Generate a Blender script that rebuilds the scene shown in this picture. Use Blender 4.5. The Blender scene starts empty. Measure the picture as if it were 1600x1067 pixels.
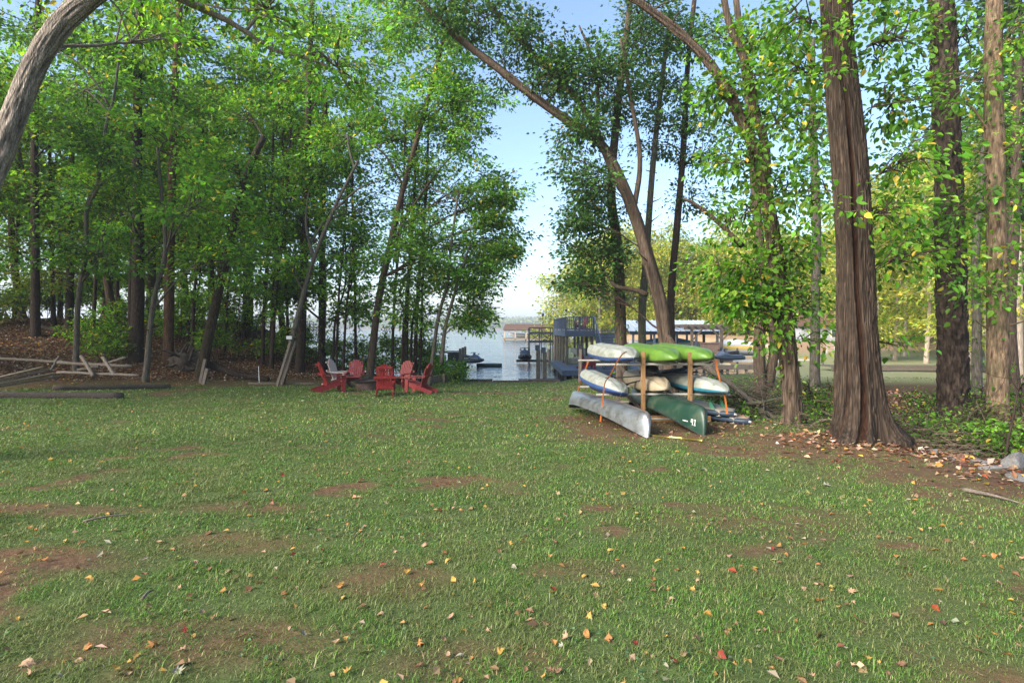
import bpy, bmesh, math, random
import numpy as np
from mathutils import Vector, Matrix, Quaternion

# ------------------------------------------------------------------ camera, sky, sun, exposure
S = bpy.context.scene
COL = S.collection
R = math.radians
F = 889.0            # focal length in pixels of a 1600 px wide picture (20 mm lens)
CZ = 1.7             # camera height above the lawn under it
HOR = 512.0
cam = bpy.data.cameras.new('camera')
cam.lens = 20.0; cam.sensor_width = 36.0; cam.shift_y = -21.0/1600.0
cam.clip_start = 0.05; cam.clip_end = 6000
camo = bpy.data.objects.new('camera', cam); COL.objects.link(camo)
camo.location = (0, 0, CZ); camo.rotation_euler = (math.pi/2, 0, 0)
S.camera = camo

SUN_EL, SUN_AZ = 30.0, 232.0          # azimuth clockwise from +Y: behind the camera, to the left
world = bpy.data.worlds.new('World'); S.world = world; world.use_nodes = True
wn = world.node_tree
sky = wn.nodes.new('ShaderNodeTexSky'); sky.sky_type = 'NISHITA'; sky.sun_disc = False
sky.sun_elevation = R(SUN_EL); sky.sun_rotation = R(SUN_AZ)
sky.air_density = 1.0; sky.dust_density = 1.7; sky.ozone_density = 2.0
wn.links.new(sky.outputs[0], wn.nodes['Background'].inputs[0])
wn.nodes['Background'].inputs[1].default_value = 0.05
sun = bpy.data.lights.new('sun', 'SUN'); sun.energy = 1.5; sun.angle = R(34); sun.color = (1.0, 0.92, 0.80)
suno = bpy.data.objects.new('sun', sun); COL.objects.link(suno)
tosun = Vector((math.sin(R(SUN_AZ))*math.cos(R(SUN_EL)), math.cos(R(SUN_AZ))*math.cos(R(SUN_EL)), math.sin(R(SUN_EL))))
suno.rotation_euler = tosun.to_track_quat('Z', 'Y').to_euler()
suno.location = (-60, -40, 40)
S.view_settings.view_transform = 'Standard'; S.view_settings.look = 'None'
S.view_settings.gamma = 1.0; S.view_settings.exposure = 2.85
S.view_settings.use_curve_mapping = False
S.render.engine = 'CYCLES'
S.cycles.max_bounces = 6; S.cycles.diffuse_bounces = 3; S.cycles.transmission_bounces = 4; S.cycles.transparent_max_bounces = 8

rng = np.random.default_rng(7)
random.seed(7)

# ------------------------------------------------------------------ numeric helpers
def hsh(ix, iy, iz, seed=0):
    n = (ix.astype(np.int64)*374761393 + iy.astype(np.int64)*668265263 + iz.astype(np.int64)*2147483647 + seed*1442695041) & 0xffffffff
    n = ((n ^ (n >> 13))*1274126177) & 0xffffffff
    n = (n ^ (n >> 16)) & 0xffffffff
    return n/4294967295.0
def noise3(x, y, z, seed=0):
    x = np.asarray(x, float); y = np.asarray(y, float)+0*x; z = np.asarray(z, float)+0*x
    ix, iy, iz = np.floor(x), np.floor(y), np.floor(z)
    fx, fy, fz = x-ix, y-iy, z-iz
    fx = fx*fx*(3-2*fx); fy = fy*fy*(3-2*fy); fz = fz*fz*(3-2*fz)
    r = 0
    for dx in (0, 1):
        for dy in (0, 1):
            for dz in (0, 1):
                w = (fx if dx else 1-fx)*(fy if dy else 1-fy)*(fz if dz else 1-fz)
                r = r + w*hsh(ix+dx, iy+dy, iz+dz, seed)
    return r
def fbm(x, y, z=0.0, seed=0, oct=4):
    a, s, t = 0.5, 0.0, 0.0
    f = 1.0
    for k in range(oct):
        s = s + a*noise3(np.asarray(x)*f, np.asarray(y)*f, np.asarray(z)*f, seed+k*17)
        t += a; a *= 0.5; f *= 2.03
    return s/t
def sstep(a, b, x):
    t = np.clip((np.asarray(x, float)-a)/(b-a), 0, 1); return t*t*(3-2*t)
def softplus(x, k=1.0):
    return np.log1p(np.exp(np.clip(np.asarray(x, float)/k, -30, 30)))*k

# ------------------------------------------------------------------ the lie of the land
LAND = np.array([(-400, -90), (-400, 120), (-60, 80), (-34, 62), (-24, 47), (-17, 38), (-11, 33), (-6.6, 29.9), (-3.6, 29.0), (-2.45, 27.7),
                 (2.3, 27.7), (3.2, 29.6), (9, 30.4), (14, 33), (18.5, 40), (25, 52), (30, 66), (24, 78), (9, 84), (9.5, 96), (40, 200), (400, 500), (400, -90)], float)
WATER_Z = -1.42
def land_sd(x, y):
    """signed distance to the shore, negative on land"""
    x = np.asarray(x, float); y = np.asarray(y, float)
    best = np.full(x.shape, 1e9); inside = np.zeros(x.shape, bool)
    n = len(LAND)
    for i in range(n):
        ax, ay = LAND[i]; bx, by = LAND[(i+1) % n]
        dx, dy = bx-ax, by-ay
        t = np.clip(((x-ax)*dx+(y-ay)*dy)/(dx*dx+dy*dy), 0, 1)
        d = np.hypot(x-(ax+t*dx), y-(ay+t*dy))
        best = np.minimum(best, d)
        c = ((ay > y) != (by > y))
        with np.errstate(divide='ignore', invalid='ignore'):
            xi = ax+(y-ay)*dx/(dy if dy != 0 else 1e-9)
        inside ^= (c & (x < xi))
    return np.where(inside, -best, best)
def bank_n(x, y):
    return (x+18)*-0.6+(y-20)*0.8
def gz(x, y):
    x = np.asarray(x, float); y = np.asarray(y, float)
    h = -0.035*np.clip(y, -40, 26)
    h = h+0.03*np.minimum(softplus(-x-2, 0.6), 26)
    n = bank_n(x, y)
    bk = 0.17*np.minimum(softplus(n, 0.5), 30)*sstep(-6.5, -13, x)
    h = h+bk+0.10*(fbm(x*0.5, y*0.5, 0, 5)-0.5)*sstep(-1, 2, n)*sstep(-6, -9, x)*2
    # right: shallow ditch beyond the stones, far right lawn rising into a slope
    h = h-0.30*np.exp(-((x-(8.6+0.25*(y-10)))/1.7)**2)*sstep(8, 10, y)*sstep(24, 18, y)
    h = h+0.075*softplus(y-60, 4)*sstep(8, 20, x)*np.where(y > 0, 1, 0)
    # hump of clay round the big trunk
    h = h+0.12*np.exp(-(((x-6.4)/1.1)**2+((y-10.3)/0.9)**2))
    h = h+0.05*(fbm(x*0.9, y*0.9, 0, 3)-0.5)+0.025*(fbm(x*3.3, y*3.3, 0, 9)-0.5)
    sd = land_sd(x, y)
    return h*(1-sstep(0.0, 0.6, sd))+(-3.0)*sstep(0.0, 0.6, sd)
def g1(x, y):
    return float(gz(np.array([x]), np.array([y]))[0])
def P(px, py, d):
    return np.array([(px-800)/F*d, d, CZ-(py-HOR)/F*d])
def GP(px, py):
    """where the line of sight through a pixel meets the ground"""
    d = np.concatenate([np.arange(2, 60, 0.05)])
    x = (px-800)/F*d; z = CZ-(py-HOR)/F*d
    below = z < gz(x, d)
    i = int(np.argmax(below)) if below.any() else len(d)-1
    return np.array([x[i], d[i], g1(x[i], d[i])])
def G(px, d, up=0.0):
    x = (px-800)/F*d
    return np.array([x, d, g1(x, d)+up])

# masks on the ground: bare clay, leaf litter (the same functions steer blades and leaves)
def litter_mask(x, y):
    n = bank_n(x, y)
    a = sstep(-0.6, 0.5, n+1.2*(fbm(x*0.7, y*0.7, 0, 41)-0.5))*sstep(-5.5, -8.5, x)
    b = sstep(6.2, 7.6, x-0.30*(y-10)+1.6*(fbm(x*0.8, y*0.8, 0, 43)-0.5))*sstep(3, 9, y)*sstep(34, 26, y)
    c = sstep(7.2, 8.6, x-1.2*(9-y)+1.6*(fbm(x*0.8, y*0.8, 0, 43)-0.5))*0
    return np.clip(a+b+c, 0, 1)
def ell(x, y, cx, cy, rx, ry, w=0.5, seed=1):
    q = np.hypot((x-cx)/rx, (y-cy)/ry)+0.7*(fbm(x*1.1, y*1.1, 0, seed)-0.5)
    return 1-sstep(1-w, 1+w*0.6, q)
# bare spots: under the rack, round the big trunk, the clay edge on the right, worn tracks, patches in the left foreground
SOIL_SPOTS = [(3.2, 12.4, 2.9, 2.5, 0.95, 31), (6.3, 10.0, 2.7, 1.9, 1.0, 32), (7.4, 7.9, 3.4, 2.1, 1.0, 33), (2.4, 5.7, 1.3, 0.6, 0.55, 34), (4.2, 3.75, 1.0, 0.42, 0.95, 35),
              (-1.75, 3.3, 0.9, 0.36, 0.72, 51), (-3.8, 4.4, 0.8, 0.3, 0.95, 52), (-2.7, 6.0, 0.7, 0.3, 0.7, 53), (-4.7, 5.7, 1.2, 0.26, 0.8, 54), (-0.95, 4.2, 0.55, 0.4, 0.7, 55), (-2.3, 4.9, 0.7, 0.35, 0.6, 56), (0.5, 4.4, 0.5, 0.22, 0.6, 57), (-0.2, 3.1, 0.6, 0.25, 0.55, 58), (5.2, 5.9, 1.0, 0.4, 0.6, 59)]
def soil_mask(x, y):
    big = fbm(x*0.55+3, y*0.55, 0, 21); fine = fbm(x*2.3, y*2.3, 0, 22)
    nearL = sstep(7.5, 2.5, y)*sstep(1.6, -1.2, x)
    thr = 0.605-0.065*nearL-0.02*sstep(9, 3, y)
    m = sstep(thr-0.02, thr+0.10, 0.58*big+0.42*fine)
    for cx, cy, rx, ry, st, sd_ in SOIL_SPOTS:
        m = np.maximum(m, st*ell(x, y, cx, cy, rx, ry, 0.45, sd_))
    n = bank_n(x, y)
    m = np.maximum(m, 0.9*sstep(-4.2, -2.2, n+1.6*(fbm(x*0.6, y*0.6, 0, 36)-0.5))*sstep(-6.2, -9, x))
    m = m*np.clip(0.25+1.5*fbm(x*7.0, y*7.0, 0, 29, 3), 0.35, 1.15)
    return np.clip(m, 0, 1)

# ------------------------------------------------------------------ mesh builder
class MB:
    def __init__(s): s.v = []; s.f = []; s.c = []; s.n = 0
    def add(s, v, faces, c=None):
        v = np.asarray(v, float).reshape(-1, 3)
        for f in (faces if isinstance(faces, list) else [faces]):
            f = np.asarray(f, np.int64)
            if len(f): s.f.append(f+s.n)
        s.v.append(v); s.n += len(v)
        if c is None: c = (1, 1, 1)
        c = np.asarray(c, float)
        if c.ndim == 1: c = np.tile(c[:3], (len(v), 1))
        s.c.append(c)
        return s
    def box(s, c, size, rz=0.0, m=None, col=None):
        hx, hy, hz = np.asarray(size)/2
        v = np.array([(x, y, z) for x in (-hx, hx) for y in (-hy, hy) for z in (-hz, hz)])
        if m is not None: v = v@np.asarray(m).T
        if rz:
            a = np.array([[math.cos(rz), -math.sin(rz), 0], [math.sin(rz), math.cos(rz), 0], [0, 0, 1]]); v = v@a.T
        f = [(0, 1, 3, 2), (4, 6, 7, 5), (0, 4, 5, 1), (2, 3, 7, 6), (0, 2, 6, 4), (1, 5, 7, 3)]
        return s.add(v+np.asarray(c), np.array(f), col)
    def beam(s, p, q, w, h, up=(0, 0, 1), col=None, chamfer=0.0, taper=1.0):
        p = np.asarray(p, float); q = np.asarray(q, float); a = q-p; L = np.linalg.norm(a); a = a/L
        up = np.asarray(up, float)
        if abs(a@up) > 0.98*np.linalg.norm(up): up = np.array((0, 1.0, 0))
        sd = np.cross(a, up); sd /= np.linalg.norm(sd); u = np.cross(sd, a)
        c = chamfer*min(w, h)
        if c > 0:
            o = [(-w/2+c, -h/2), (w/2-c, -h/2), (w/2, -h/2+c), (w/2, h/2-c), (w/2-c, h/2), (-w/2+c, h/2), (-w/2, h/2-c), (-w/2, -h/2+c)]
        else:
            o = [(-w/2, -h/2), (w/2, -h/2), (w/2, h/2), (-w/2, h/2)]
        k = len(o)
        v = [p+sd*x+u*y for x, y in o]+[q+sd*x*taper+u*y*taper for x, y in o]
        f = [(i, (i+1) % k, (i+1) % k+k, i+k) for i in range(k)]
        if k == 4: return s.add(v, [np.array(f), np.array([(3, 2, 1, 0), (4, 5, 6, 7)])], col)
        tr = [(0, i+1, i) for i in range(1, k-1)]+[(k, k+i, k+i+1) for i in range(1, k-1)]
        return s.add(v, [np.array(f), np.array(tr)], col)
    def tube(s, pts, rad, sides=8, caps=True, col=None, disp=None):
        v, q, t = tube_geo(pts, rad, sides, caps, disp)
        return s.add(v, [q, t] if len(t) else [q], col)
    def grid(s, g, closed_u=False, col=None, flip=False):
        """g: (nu, nv, 3) lattice"""
        nu, nv = g.shape[:2]
        a = np.arange(nu*nv).reshape(nu, nv)
        if closed_u: a = np.vstack([a, a[:1]])
        q = np.stack([a[:-1, :-1], a[1:, :-1], a[1:, 1:], a[:-1, 1:]], -1).reshape(-1, 4)
        if flip: q = q[:, ::-1]
        return s.add(g.reshape(-1, 3), q, col)
    def build(s, name, mat, parent=None, smooth=False, world=True, color=False):
        me = mesh_np(name, np.vstack(s.v) if s.v else np.zeros((0, 3)), s.f, np.vstack(s.c) if color else None, mat, smooth,
                     origin=(np.array(parent.location) if (parent is not None and world) else None))
        return link(name, me, parent)

def mesh_np(name, v, flist, c, mat, smooth=False, origin=None):
    me = bpy.data.meshes.new(name)
    v = np.asarray(v, np.float32)
    if origin is not None: v = v-np.asarray(origin, np.float32)
    loops = np.concatenate([f.reshape(-1) for f in flist]) if flist else np.zeros(0, np.int64)
    tot = np.concatenate([np.full(len(f), f.shape[1]) for f in flist]) if flist else np.zeros(0, np.int64)
    me.vertices.add(len(v)); me.vertices.foreach_set('co', v.reshape(-1))
    me.loops.add(len(loops)); me.loops.foreach_set('vertex_index', loops.astype(np.int32))
    me.polygons.add(len(tot))
    st = np.concatenate([[0], np.cumsum(tot)[:-1]]) if len(tot) else tot
    me.polygons.foreach_set('loop_start', st.astype(np.int32))
    if smooth: me.polygons.foreach_set('use_smooth', np.ones(len(tot), bool))
    else: me.polygons.foreach_set('use_smooth', np.zeros(len(tot), bool))
    if c is not None:
        at = me.color_attributes.new('col', 'FLOAT_COLOR', 'POINT')
        at.data.foreach_set('color', np.hstack([c, np.ones((len(c), 1))]).astype(np.float32).reshape(-1))
    me.update(calc_edges=True); me.validate(verbose=False)
    if mat is not None: me.materials.append(MAT[mat] if isinstance(mat, str) else mat)
    return me
def link(name, me, parent=None):
    o = bpy.data.objects.new(name, me); COL.objects.link(o)
    if parent is not None: o.parent = parent
    return o
def tag(o, label=None, cat=None, group=None, kind=None):
    if label: o['label'] = label
    if cat: o['category'] = cat
    if group: o['group'] = group
    if kind: o['kind'] = kind
    return o
def thing(name, label, cat, loc=(0, 0, 0), group=None, rz=0.0):
    o = bpy.data.objects.new(name, None); COL.objects.link(o); o.empty_display_size = 0.2
    o.location = [float(q) for q in loc]; o.rotation_euler = (0, 0, rz)
    return tag(o, label, cat, group)
def copy_thing(o, parent=None):
    c = o.copy(); COL.objects.link(c); c.parent = parent
    for ch in list(o.children): copy_thing(ch, c)
    return c

def smooth_path(pts, n):
    pts = np.asarray(pts, float)
    if len(pts) == 2:
        t = np.linspace(0, 1, n)[:, None]; return pts[0]*(1-t)+pts[1]*t
    ext = np.vstack([2*pts[0]-pts[1], pts, 2*pts[-1]-pts[-2]])
    seg = np.linalg.norm(np.diff(pts, axis=0), axis=1); cum = np.concatenate([[0], np.cumsum(seg)])
    out = []
    for s in np.linspace(0, cum[-1], n):
        i = min(int(np.searchsorted(cum, s, 'right'))-1, len(pts)-2); i = max(i, 0)
        t = (s-cum[i])/max(seg[i], 1e-9)
        p0, p1, p2, p3 = ext[i], ext[i+1], ext[i+2], ext[i+3]
        out.append(0.5*((2*p1)+(-p0+p2)*t+(2*p0-5*p1+4*p2-p3)*t*t+(-p0+3*p1-3*p2+p3)*t**3))
    return np.array(out)
def tube_geo(pts, rad, sides=8, caps=True, disp=None):
    pts = np.asarray(pts, float); n = len(pts)
    rad = np.broadcast_to(np.asarray(rad, float), (n,))
    tan = np.gradient(pts, axis=0); tan /= np.linalg.norm(tan, axis=1)[:, None]+1e-12
    u = np.array((1.0, 0, 0)) if abs(tan[0][0]) < 0.9 else np.array((0, 1.0, 0))
    us = []
    for i in range(n):
        u = u-tan[i]*(u@tan[i]); u = u/np.linalg.norm(u); us.append(u)
    us = np.array(us); vs = np.cross(tan, us)
    a = np.arange(sides)/sides*2*math.pi
    rr = rad[:, None]*np.ones(sides)
    if disp is not None: rr = disp(rr, a, pts)
    g = pts[:, None, :]+us[:, None, :]*(np.cos(a)[None, :]*rr)[..., None]+vs[:, None, :]*(np.sin(a)[None, :]*rr)[..., None]
    idx = np.arange(n*sides).reshape(n, sides); nx = np.roll(idx, -1, 1)
    q = np.stack([idx[:-1], nx[:-1], nx[1:], idx[1:]], -1).reshape(-1, 4)
    v = g.reshape(-1, 3); t = np.zeros((0, 3), int)
    if caps:
        v = np.vstack([v, pts[0], pts[-1]]); k = n*sides
        t = np.vstack([np.stack([nx[0], idx[0], np.full(sides, k)], -1), np.stack([idx[-1], nx[-1], np.full(sides, k+1)], -1)])
    return v, q, t

# ------------------------------------------------------------------ materials
MAT = {}
def newmat(name):
    m = bpy.data.materials.new(name); m.use_nodes = True; MAT[name] = m
    nt = m.node_tree; nt.nodes.clear()
    out = nt.nodes.new('ShaderNodeOutputMaterial'); b = nt.nodes.new('ShaderNodeBsdfPrincipled')
    nt.links.new(b.outputs[0], out.inputs[0])
    return m, nt, b, out
def tex_coord(nt, scale=(1, 1, 1), kind='Object'):
    tc = nt.nodes.new('ShaderNodeTexCoord'); mp = nt.nodes.new('ShaderNodeMapping'); mp.inputs['Scale'].default_value = scale
    nt.links.new(tc.outputs[kind], mp.inputs[0]); return mp.outputs[0]
def noise_n(nt, vec, scale, detail=5, rough=0.6):
    n = nt.nodes.new('ShaderNodeTexNoise'); n.inputs['Scale'].default_value = scale; n.inputs['Detail'].default_value = detail; n.inputs['Roughness'].default_value = rough
    nt.links.new(vec, n.inputs['Vector']); return n.outputs['Fac']
def ramp(nt, fac, stops):
    r = nt.nodes.new('ShaderNodeValToRGB'); el = r.color_ramp.elements
    while len(el) < len(stops): el.new(0.5)
    for e, (p, c) in zip(el, stops): e.position = p; e.color = (*c, 1) if len(c) == 3 else c
    nt.links.new(fac, r.inputs[0]); return r.outputs[0]
def mixc(nt, fac, a, b, mode='MIX'):
    m = nt.nodes.new('ShaderNodeMix'); m.data_type = 'RGBA'; m.blend_type = mode
    for val, i in ((fac, 0), (a, 6), (b, 7)):
        if hasattr(val, 'is_output'): nt.links.new(val, m.inputs[i])
        elif i == 0: m.inputs[0].default_value = val
        else: m.inputs[i].default_value = (*val, 1)
    return m.outputs[2]
def bump(nt, b, h, strength=0.5, dist=0.02):
    n = nt.nodes.new('ShaderNodeBump'); n.inputs['Strength'].default_value = strength; n.inputs['Distance'].default_value = dist
    nt.links.new(h, n.inputs['Height']); nt.links.new(n.outputs[0], b.inputs['Normal'])
def surf(name, c1, c2, scale=8, rough=0.6, stretch=(1, 1, 1), bmp=0.2, dist=0.01, metal=0.0, lo=0.35, hi=0.7, spec=0.4, dirt=None, coat=0.0):
    m, nt, b, out = newmat(name)
    v = tex_coord(nt, stretch); n = noise_n(nt, v, scale)
    col = ramp(nt, n, [(lo, c1), (hi, c2)])
    if dirt:
        n2 = noise_n(nt, tex_coord(nt, (1, 1, 1)), dirt[1], 6, 0.7)
        f = ramp(nt, n2, [(dirt[2], (0, 0, 0)), (dirt[3], (1, 1, 1))])
        col = mixc(nt, f, col, dirt[0])
    nt.links.new(col, b.inputs['Base Color'])
    b.inputs['Roughness'].default_value = rough; b.inputs['Metallic'].default_value = metal; b.inputs['Specular IOR Level'].default_value = spec
    b.inputs['Coat Weight'].default_value = coat
    if bmp: bump(nt, b, n, bmp, dist)
    return m
def bark(name, dark, light, moss=None, sx=14, sz=2.2, dist=0.025, gamma=0.5):
    m, nt, b, out = newmat(name)
    v = tex_coord(nt, (sx, sx, sz)); n = noise_n(nt, v, 1.0, 7, 0.65)
    vo = nt.nodes.new('ShaderNodeTexVoronoi'); vo.feature = 'DISTANCE_TO_EDGE'; vo.inputs['Scale'].default_value = 0.8
    nt.links.new(v, vo.inputs['Vector'])
    h = nt.nodes.new('ShaderNodeMath'); h.operation = 'MULTIPLY_ADD'; nt.links.new(vo.outputs['Distance'], h.inputs[0]); h.inputs[1].default_value = 0.9; nt.links.new(n, h.inputs[2])
    col = ramp(nt, h.outputs[0], [(0.36, dark), (0.85, light)])
    big = noise_n(nt, tex_coord(nt, (1.4, 1.4, 0.7)), 1.0, 3, 0.5)
    col = mixc(nt, ramp(nt, big, [(0.4, (0, 0, 0)), (0.75, (0.6, 0.6, 0.6))]), col, tuple(0.55*a+0.45*b_ for a, b_ in zip(dark, light)))
    if moss:
        f = ramp(nt, noise_n(nt, tex_coord(nt, (2.5, 2.5, 1.5)), 1.0, 6, 0.7), [(0.48, (0, 0, 0)), (0.68, (0.8, 0.8, 0.8))])
        col = mixc(nt, f, col, moss)
    at = nt.nodes.new('ShaderNodeAttribute'); at.attribute_name = 'col'
    col = mixc(nt, 1.0, col, at.outputs['Color'], 'MULTIPLY')
    nt.links.new(col, b.inputs['Base Color']); b.inputs['Roughness'].default_value = 0.9; b.inputs['Specular IOR Level'].default_value = 0.15
    bump(nt, b, h.outputs[0], 0.9, dist)
    return m
def leafmat(name, trans=0.4, rough=0.45, spec=0.35):
    m, nt, b, out = newmat(name)
    at = nt.nodes.new('ShaderNodeAttribute'); at.attribute_name = 'col'
    nt.links.new(at.outputs['Color'], b.inputs['Base Color']); b.inputs['Roughness'].default_value = rough; b.inputs['Specular IOR Level'].default_value = spec
    t = nt.nodes.new('ShaderNodeBsdfTranslucent'); c2 = mixc(nt, 1.0, at.outputs['Color'], (1.45, 1.45, 0.6), 'MULTIPLY'); nt.links.new(c2, t.inputs[0])
    mx = nt.nodes.new('ShaderNodeMixShader'); mx.inputs[0].default_value = trans
    nt.links.new(b.outputs[0], mx.inputs[1]); nt.links.new(t.outputs[0], mx.inputs[2]); nt.links.new(mx.outputs[0], out.inputs[0])
    return m
leafmat('leaf', 0.55); leafmat('grass', 0.25, 0.55, 0.25); leafmat('litter', 0.08, 0.8, 0.1)
bark('bark_brown', (0.022, 0.016, 0.012), (0.112, 0.080, 0.058), sx=26, sz=2.6)
bark('bark_grey', (0.036, 0.030, 0.025), (0.155, 0.132, 0.11), moss=(0.06, 0.075, 0.035), sx=22, sz=3.5, dist=0.015)
bark('bark_dark', (0.012, 0.009, 0.0075), (0.064, 0.046, 0.036), sx=16, sz=5.0, dist=0.03)
bark('bark_pale', (0.17, 0.13, 0.10), (0.46, 0.39, 0.32), sx=16, sz=2.0, dist=0.015)
bark('bark_tan', (0.060, 0.040, 0.026), (0.21, 0.145, 0.095), moss=(0.09, 0.085, 0.045), sx=34, sz=6, dist=0.012)
bark('bark_flaky', (0.055, 0.043, 0.035), (0.34, 0.285, 0.24), sx=60, sz=7, dist=0.02)
surf('paint_red', (0.17, 0.013, 0.015), (0.24, 0.024, 0.024), 20, 0.5, bmp=0.1, dirt=((0.26, 0.085, 0.075), 9, 0.55, 0.85))
surf('paint_faded', (0.42, 0.34, 0.32), (0.52, 0.45, 0.43), 18, 0.6, bmp=0.1, dirt=((0.35, 0.10, 0.09), 5, 0.62, 0.75))
surf('wood_treated', (0.20, 0.105, 0.040), (0.30, 0.17, 0.068), 3, 0.7, (9, 9, 1.0), 0.3, 0.004, dirt=((0.10, 0.06, 0.032), 4, 0.5, 0.8))
surf('wood_old', (0.075, 0.06, 0.048), (0.185, 0.15, 0.12), 4, 0.85, (7, 7, 7), 0.5, 0.006)
surf('wood_boards', (0.14, 0.105, 0.068), (0.26, 0.20, 0.13), 4, 0.85, (3, 3, 9), 0.4, 0.004)
surf('wood_rot', (0.030, 0.023, 0.018), (0.10, 0.075, 0.058), 6, 0.95, (2, 9, 9), 0.9, 0.03)
surf('pvc', (0.30, 0.285, 0.25), (0.40, 0.385, 0.34), 12, 0.45, bmp=0.05, dirt=((0.2, 0.185, 0.145), 6, 0.5, 0.8))
surf('strap', (0.42, 0.11, 0.02), (0.52, 0.16, 0.035), 40, 0.7, bmp=0.1)
surf('alloy', (0.26, 0.28, 0.295), (0.37, 0.39, 0.41), 2.4, 0.38, (1, 1, 1), 0.25, 0.03, metal=0.75, dirt=((0.13, 0.115, 0.09), 4, 0.46, 0.72))
surf('canoe_green', (0.010, 0.034, 0.022), (0.016, 0.050, 0.032), 3, 0.38, bmp=0.15, dist=0.02, dirt=((0.085, 0.085, 0.055), 3, 0.48, 0.85))
surf('hull_white', (0.24, 0.255, 0.225), (0.35, 0.36, 0.33), 4, 0.5, bmp=0.06, dirt=((0.13, 0.14, 0.095), 3.2, 0.44, 0.72))
surf('hull_tan', (0.29, 0.235, 0.155), (0.39, 0.33, 0.24), 4, 0.5, bmp=0.06, dirt=((0.13, 0.11, 0.07), 4, 0.48, 0.75))
surf('hull_lime', (0.070, 0.155, 0.018), (0.115, 0.215, 0.03), 4, 0.42, bmp=0.06, dirt=((0.055, 0.10, 0.028), 3.5, 0.48, 0.8))
surf('deck_blue', (0.025, 0.055, 0.16), (0.04, 0.08, 0.22), 8, 0.45, bmp=0.05)
surf('deck_teal', (0.02, 0.12, 0.17), (0.03, 0.17, 0.23), 8, 0.45, bmp=0.05)
surf('navy', (0.018, 0.032, 0.055), (0.03, 0.05, 0.08), 8, 0.5, bmp=0.05)
surf('board_tan', (0.34, 0.28, 0.21), (0.44, 0.38, 0.30), 8, 0.6, bmp=0.05, dirt=((0.2, 0.165, 0.12), 4, 0.5, 0.8))
surf('board_orange', (0.48, 0.24, 0.09), (0.60, 0.33, 0.14), 8, 0.6, bmp=0.05)
surf('black', (0.012, 0.012, 0.013), (0.028, 0.028, 0.03), 20, 0.55, bmp=0.1)
surf('white', (0.48, 0.49, 0.49), (0.58, 0.58, 0.575), 10, 0.5, bmp=0.05)
surf('paint_slate', (0.060, 0.082, 0.125), (0.085, 0.112, 0.165), 5, 0.6, bmp=0.1)
surf('paint_slate_deck', (0.085, 0.108, 0.15), (0.12, 0.147, 0.195), 5, 0.65, bmp=0.1)
surf('metal_dark', (0.02, 0.022, 0.026), (0.04, 0.042, 0.05), 15, 0.5, bmp=0.05)
surf('metal_roof', (0.48, 0.54, 0.60), (0.58, 0.63, 0.69), 4, 0.4, bmp=0.05, metal=0.3)
surf('piling', (0.10, 0.085, 0.07), (0.22, 0.19, 0.155), 4, 0.85, (6, 6, 1.5), 0.4, 0.01)
surf('roof_brown', (0.075, 0.042, 0.026), (0.12, 0.07, 0.045), 9, 0.8, bmp=0.3)
surf('cover_blue', (0.05, 0.24, 0.42), (0.09, 0.32, 0.52), 4, 0.7, bmp=0.3, dist=0.03)
surf('stripe_yellow', (0.58, 0.38, 0.05), (0.68, 0.46, 0.08), 5, 0.5, bmp=0)
surf('shed_brown', (0.16, 0.105, 0.08), (0.22, 0.15, 0.115), 5, 0.75, bmp=0.1)
surf('siding_grey', (0.26, 0.28, 0.31), (0.32, 0.34, 0.37), 5, 0.8, bmp=0.1)
surf('glass', (0.03, 0.04, 0.05), (0.05, 0.06, 0.07), 2, 0.1, bmp=0, spec=0.6)
surf('steel_rust', (0.085, 0.052, 0.038), (0.17, 0.11, 0.085), 7, 0.8, bmp=0.3)
surf('stone', (0.085, 0.085, 0.085), (0.165, 0.165, 0.162), 5, 0.9, bmp=0.6, dist=0.02, dirt=((0.16, 0.085, 0.055), 4, 0.52, 0.75))
surf('paddle_yellow', (0.60, 0.50, 0.10), (0.70, 0.62, 0.25), 9, 0.5, bmp=0)
surf('fin_green', (0.05, 0.20, 0.13), (0.07, 0.25, 0.17), 9, 0.5, bmp=0)
surf('rope', (0.4, 0.33, 0.2), (0.5, 0.42, 0.28), 30, 0.9, bmp=0.2)

# water: mirror-like with fine ripples
m, nt, b, out = newmat('water')
b.inputs['Base Color'].default_value = (0.018, 0.050, 0.070, 1); b.inputs['Roughness'].default_value = 0.06; b.inputs['IOR'].default_value = 1.33; b.inputs['Specular IOR Level'].default_value = 0.6
n1 = noise_n(nt, tex_coord(nt, (0.35, 1.1, 1)), 1.6, 3, 0.5); n2 = noise_n(nt, tex_coord(nt, (0.03, 0.07, 1)), 1.0, 2, 0.5)
mm = nt.nodes.new('ShaderNodeMath'); mm.operation = 'MULTIPLY'; nt.links.new(n1, mm.inputs[0]); nt.links.new(n2, mm.inputs[1])
bump(nt, b, mm.outputs[0], 1.0, 0.22)
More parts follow.
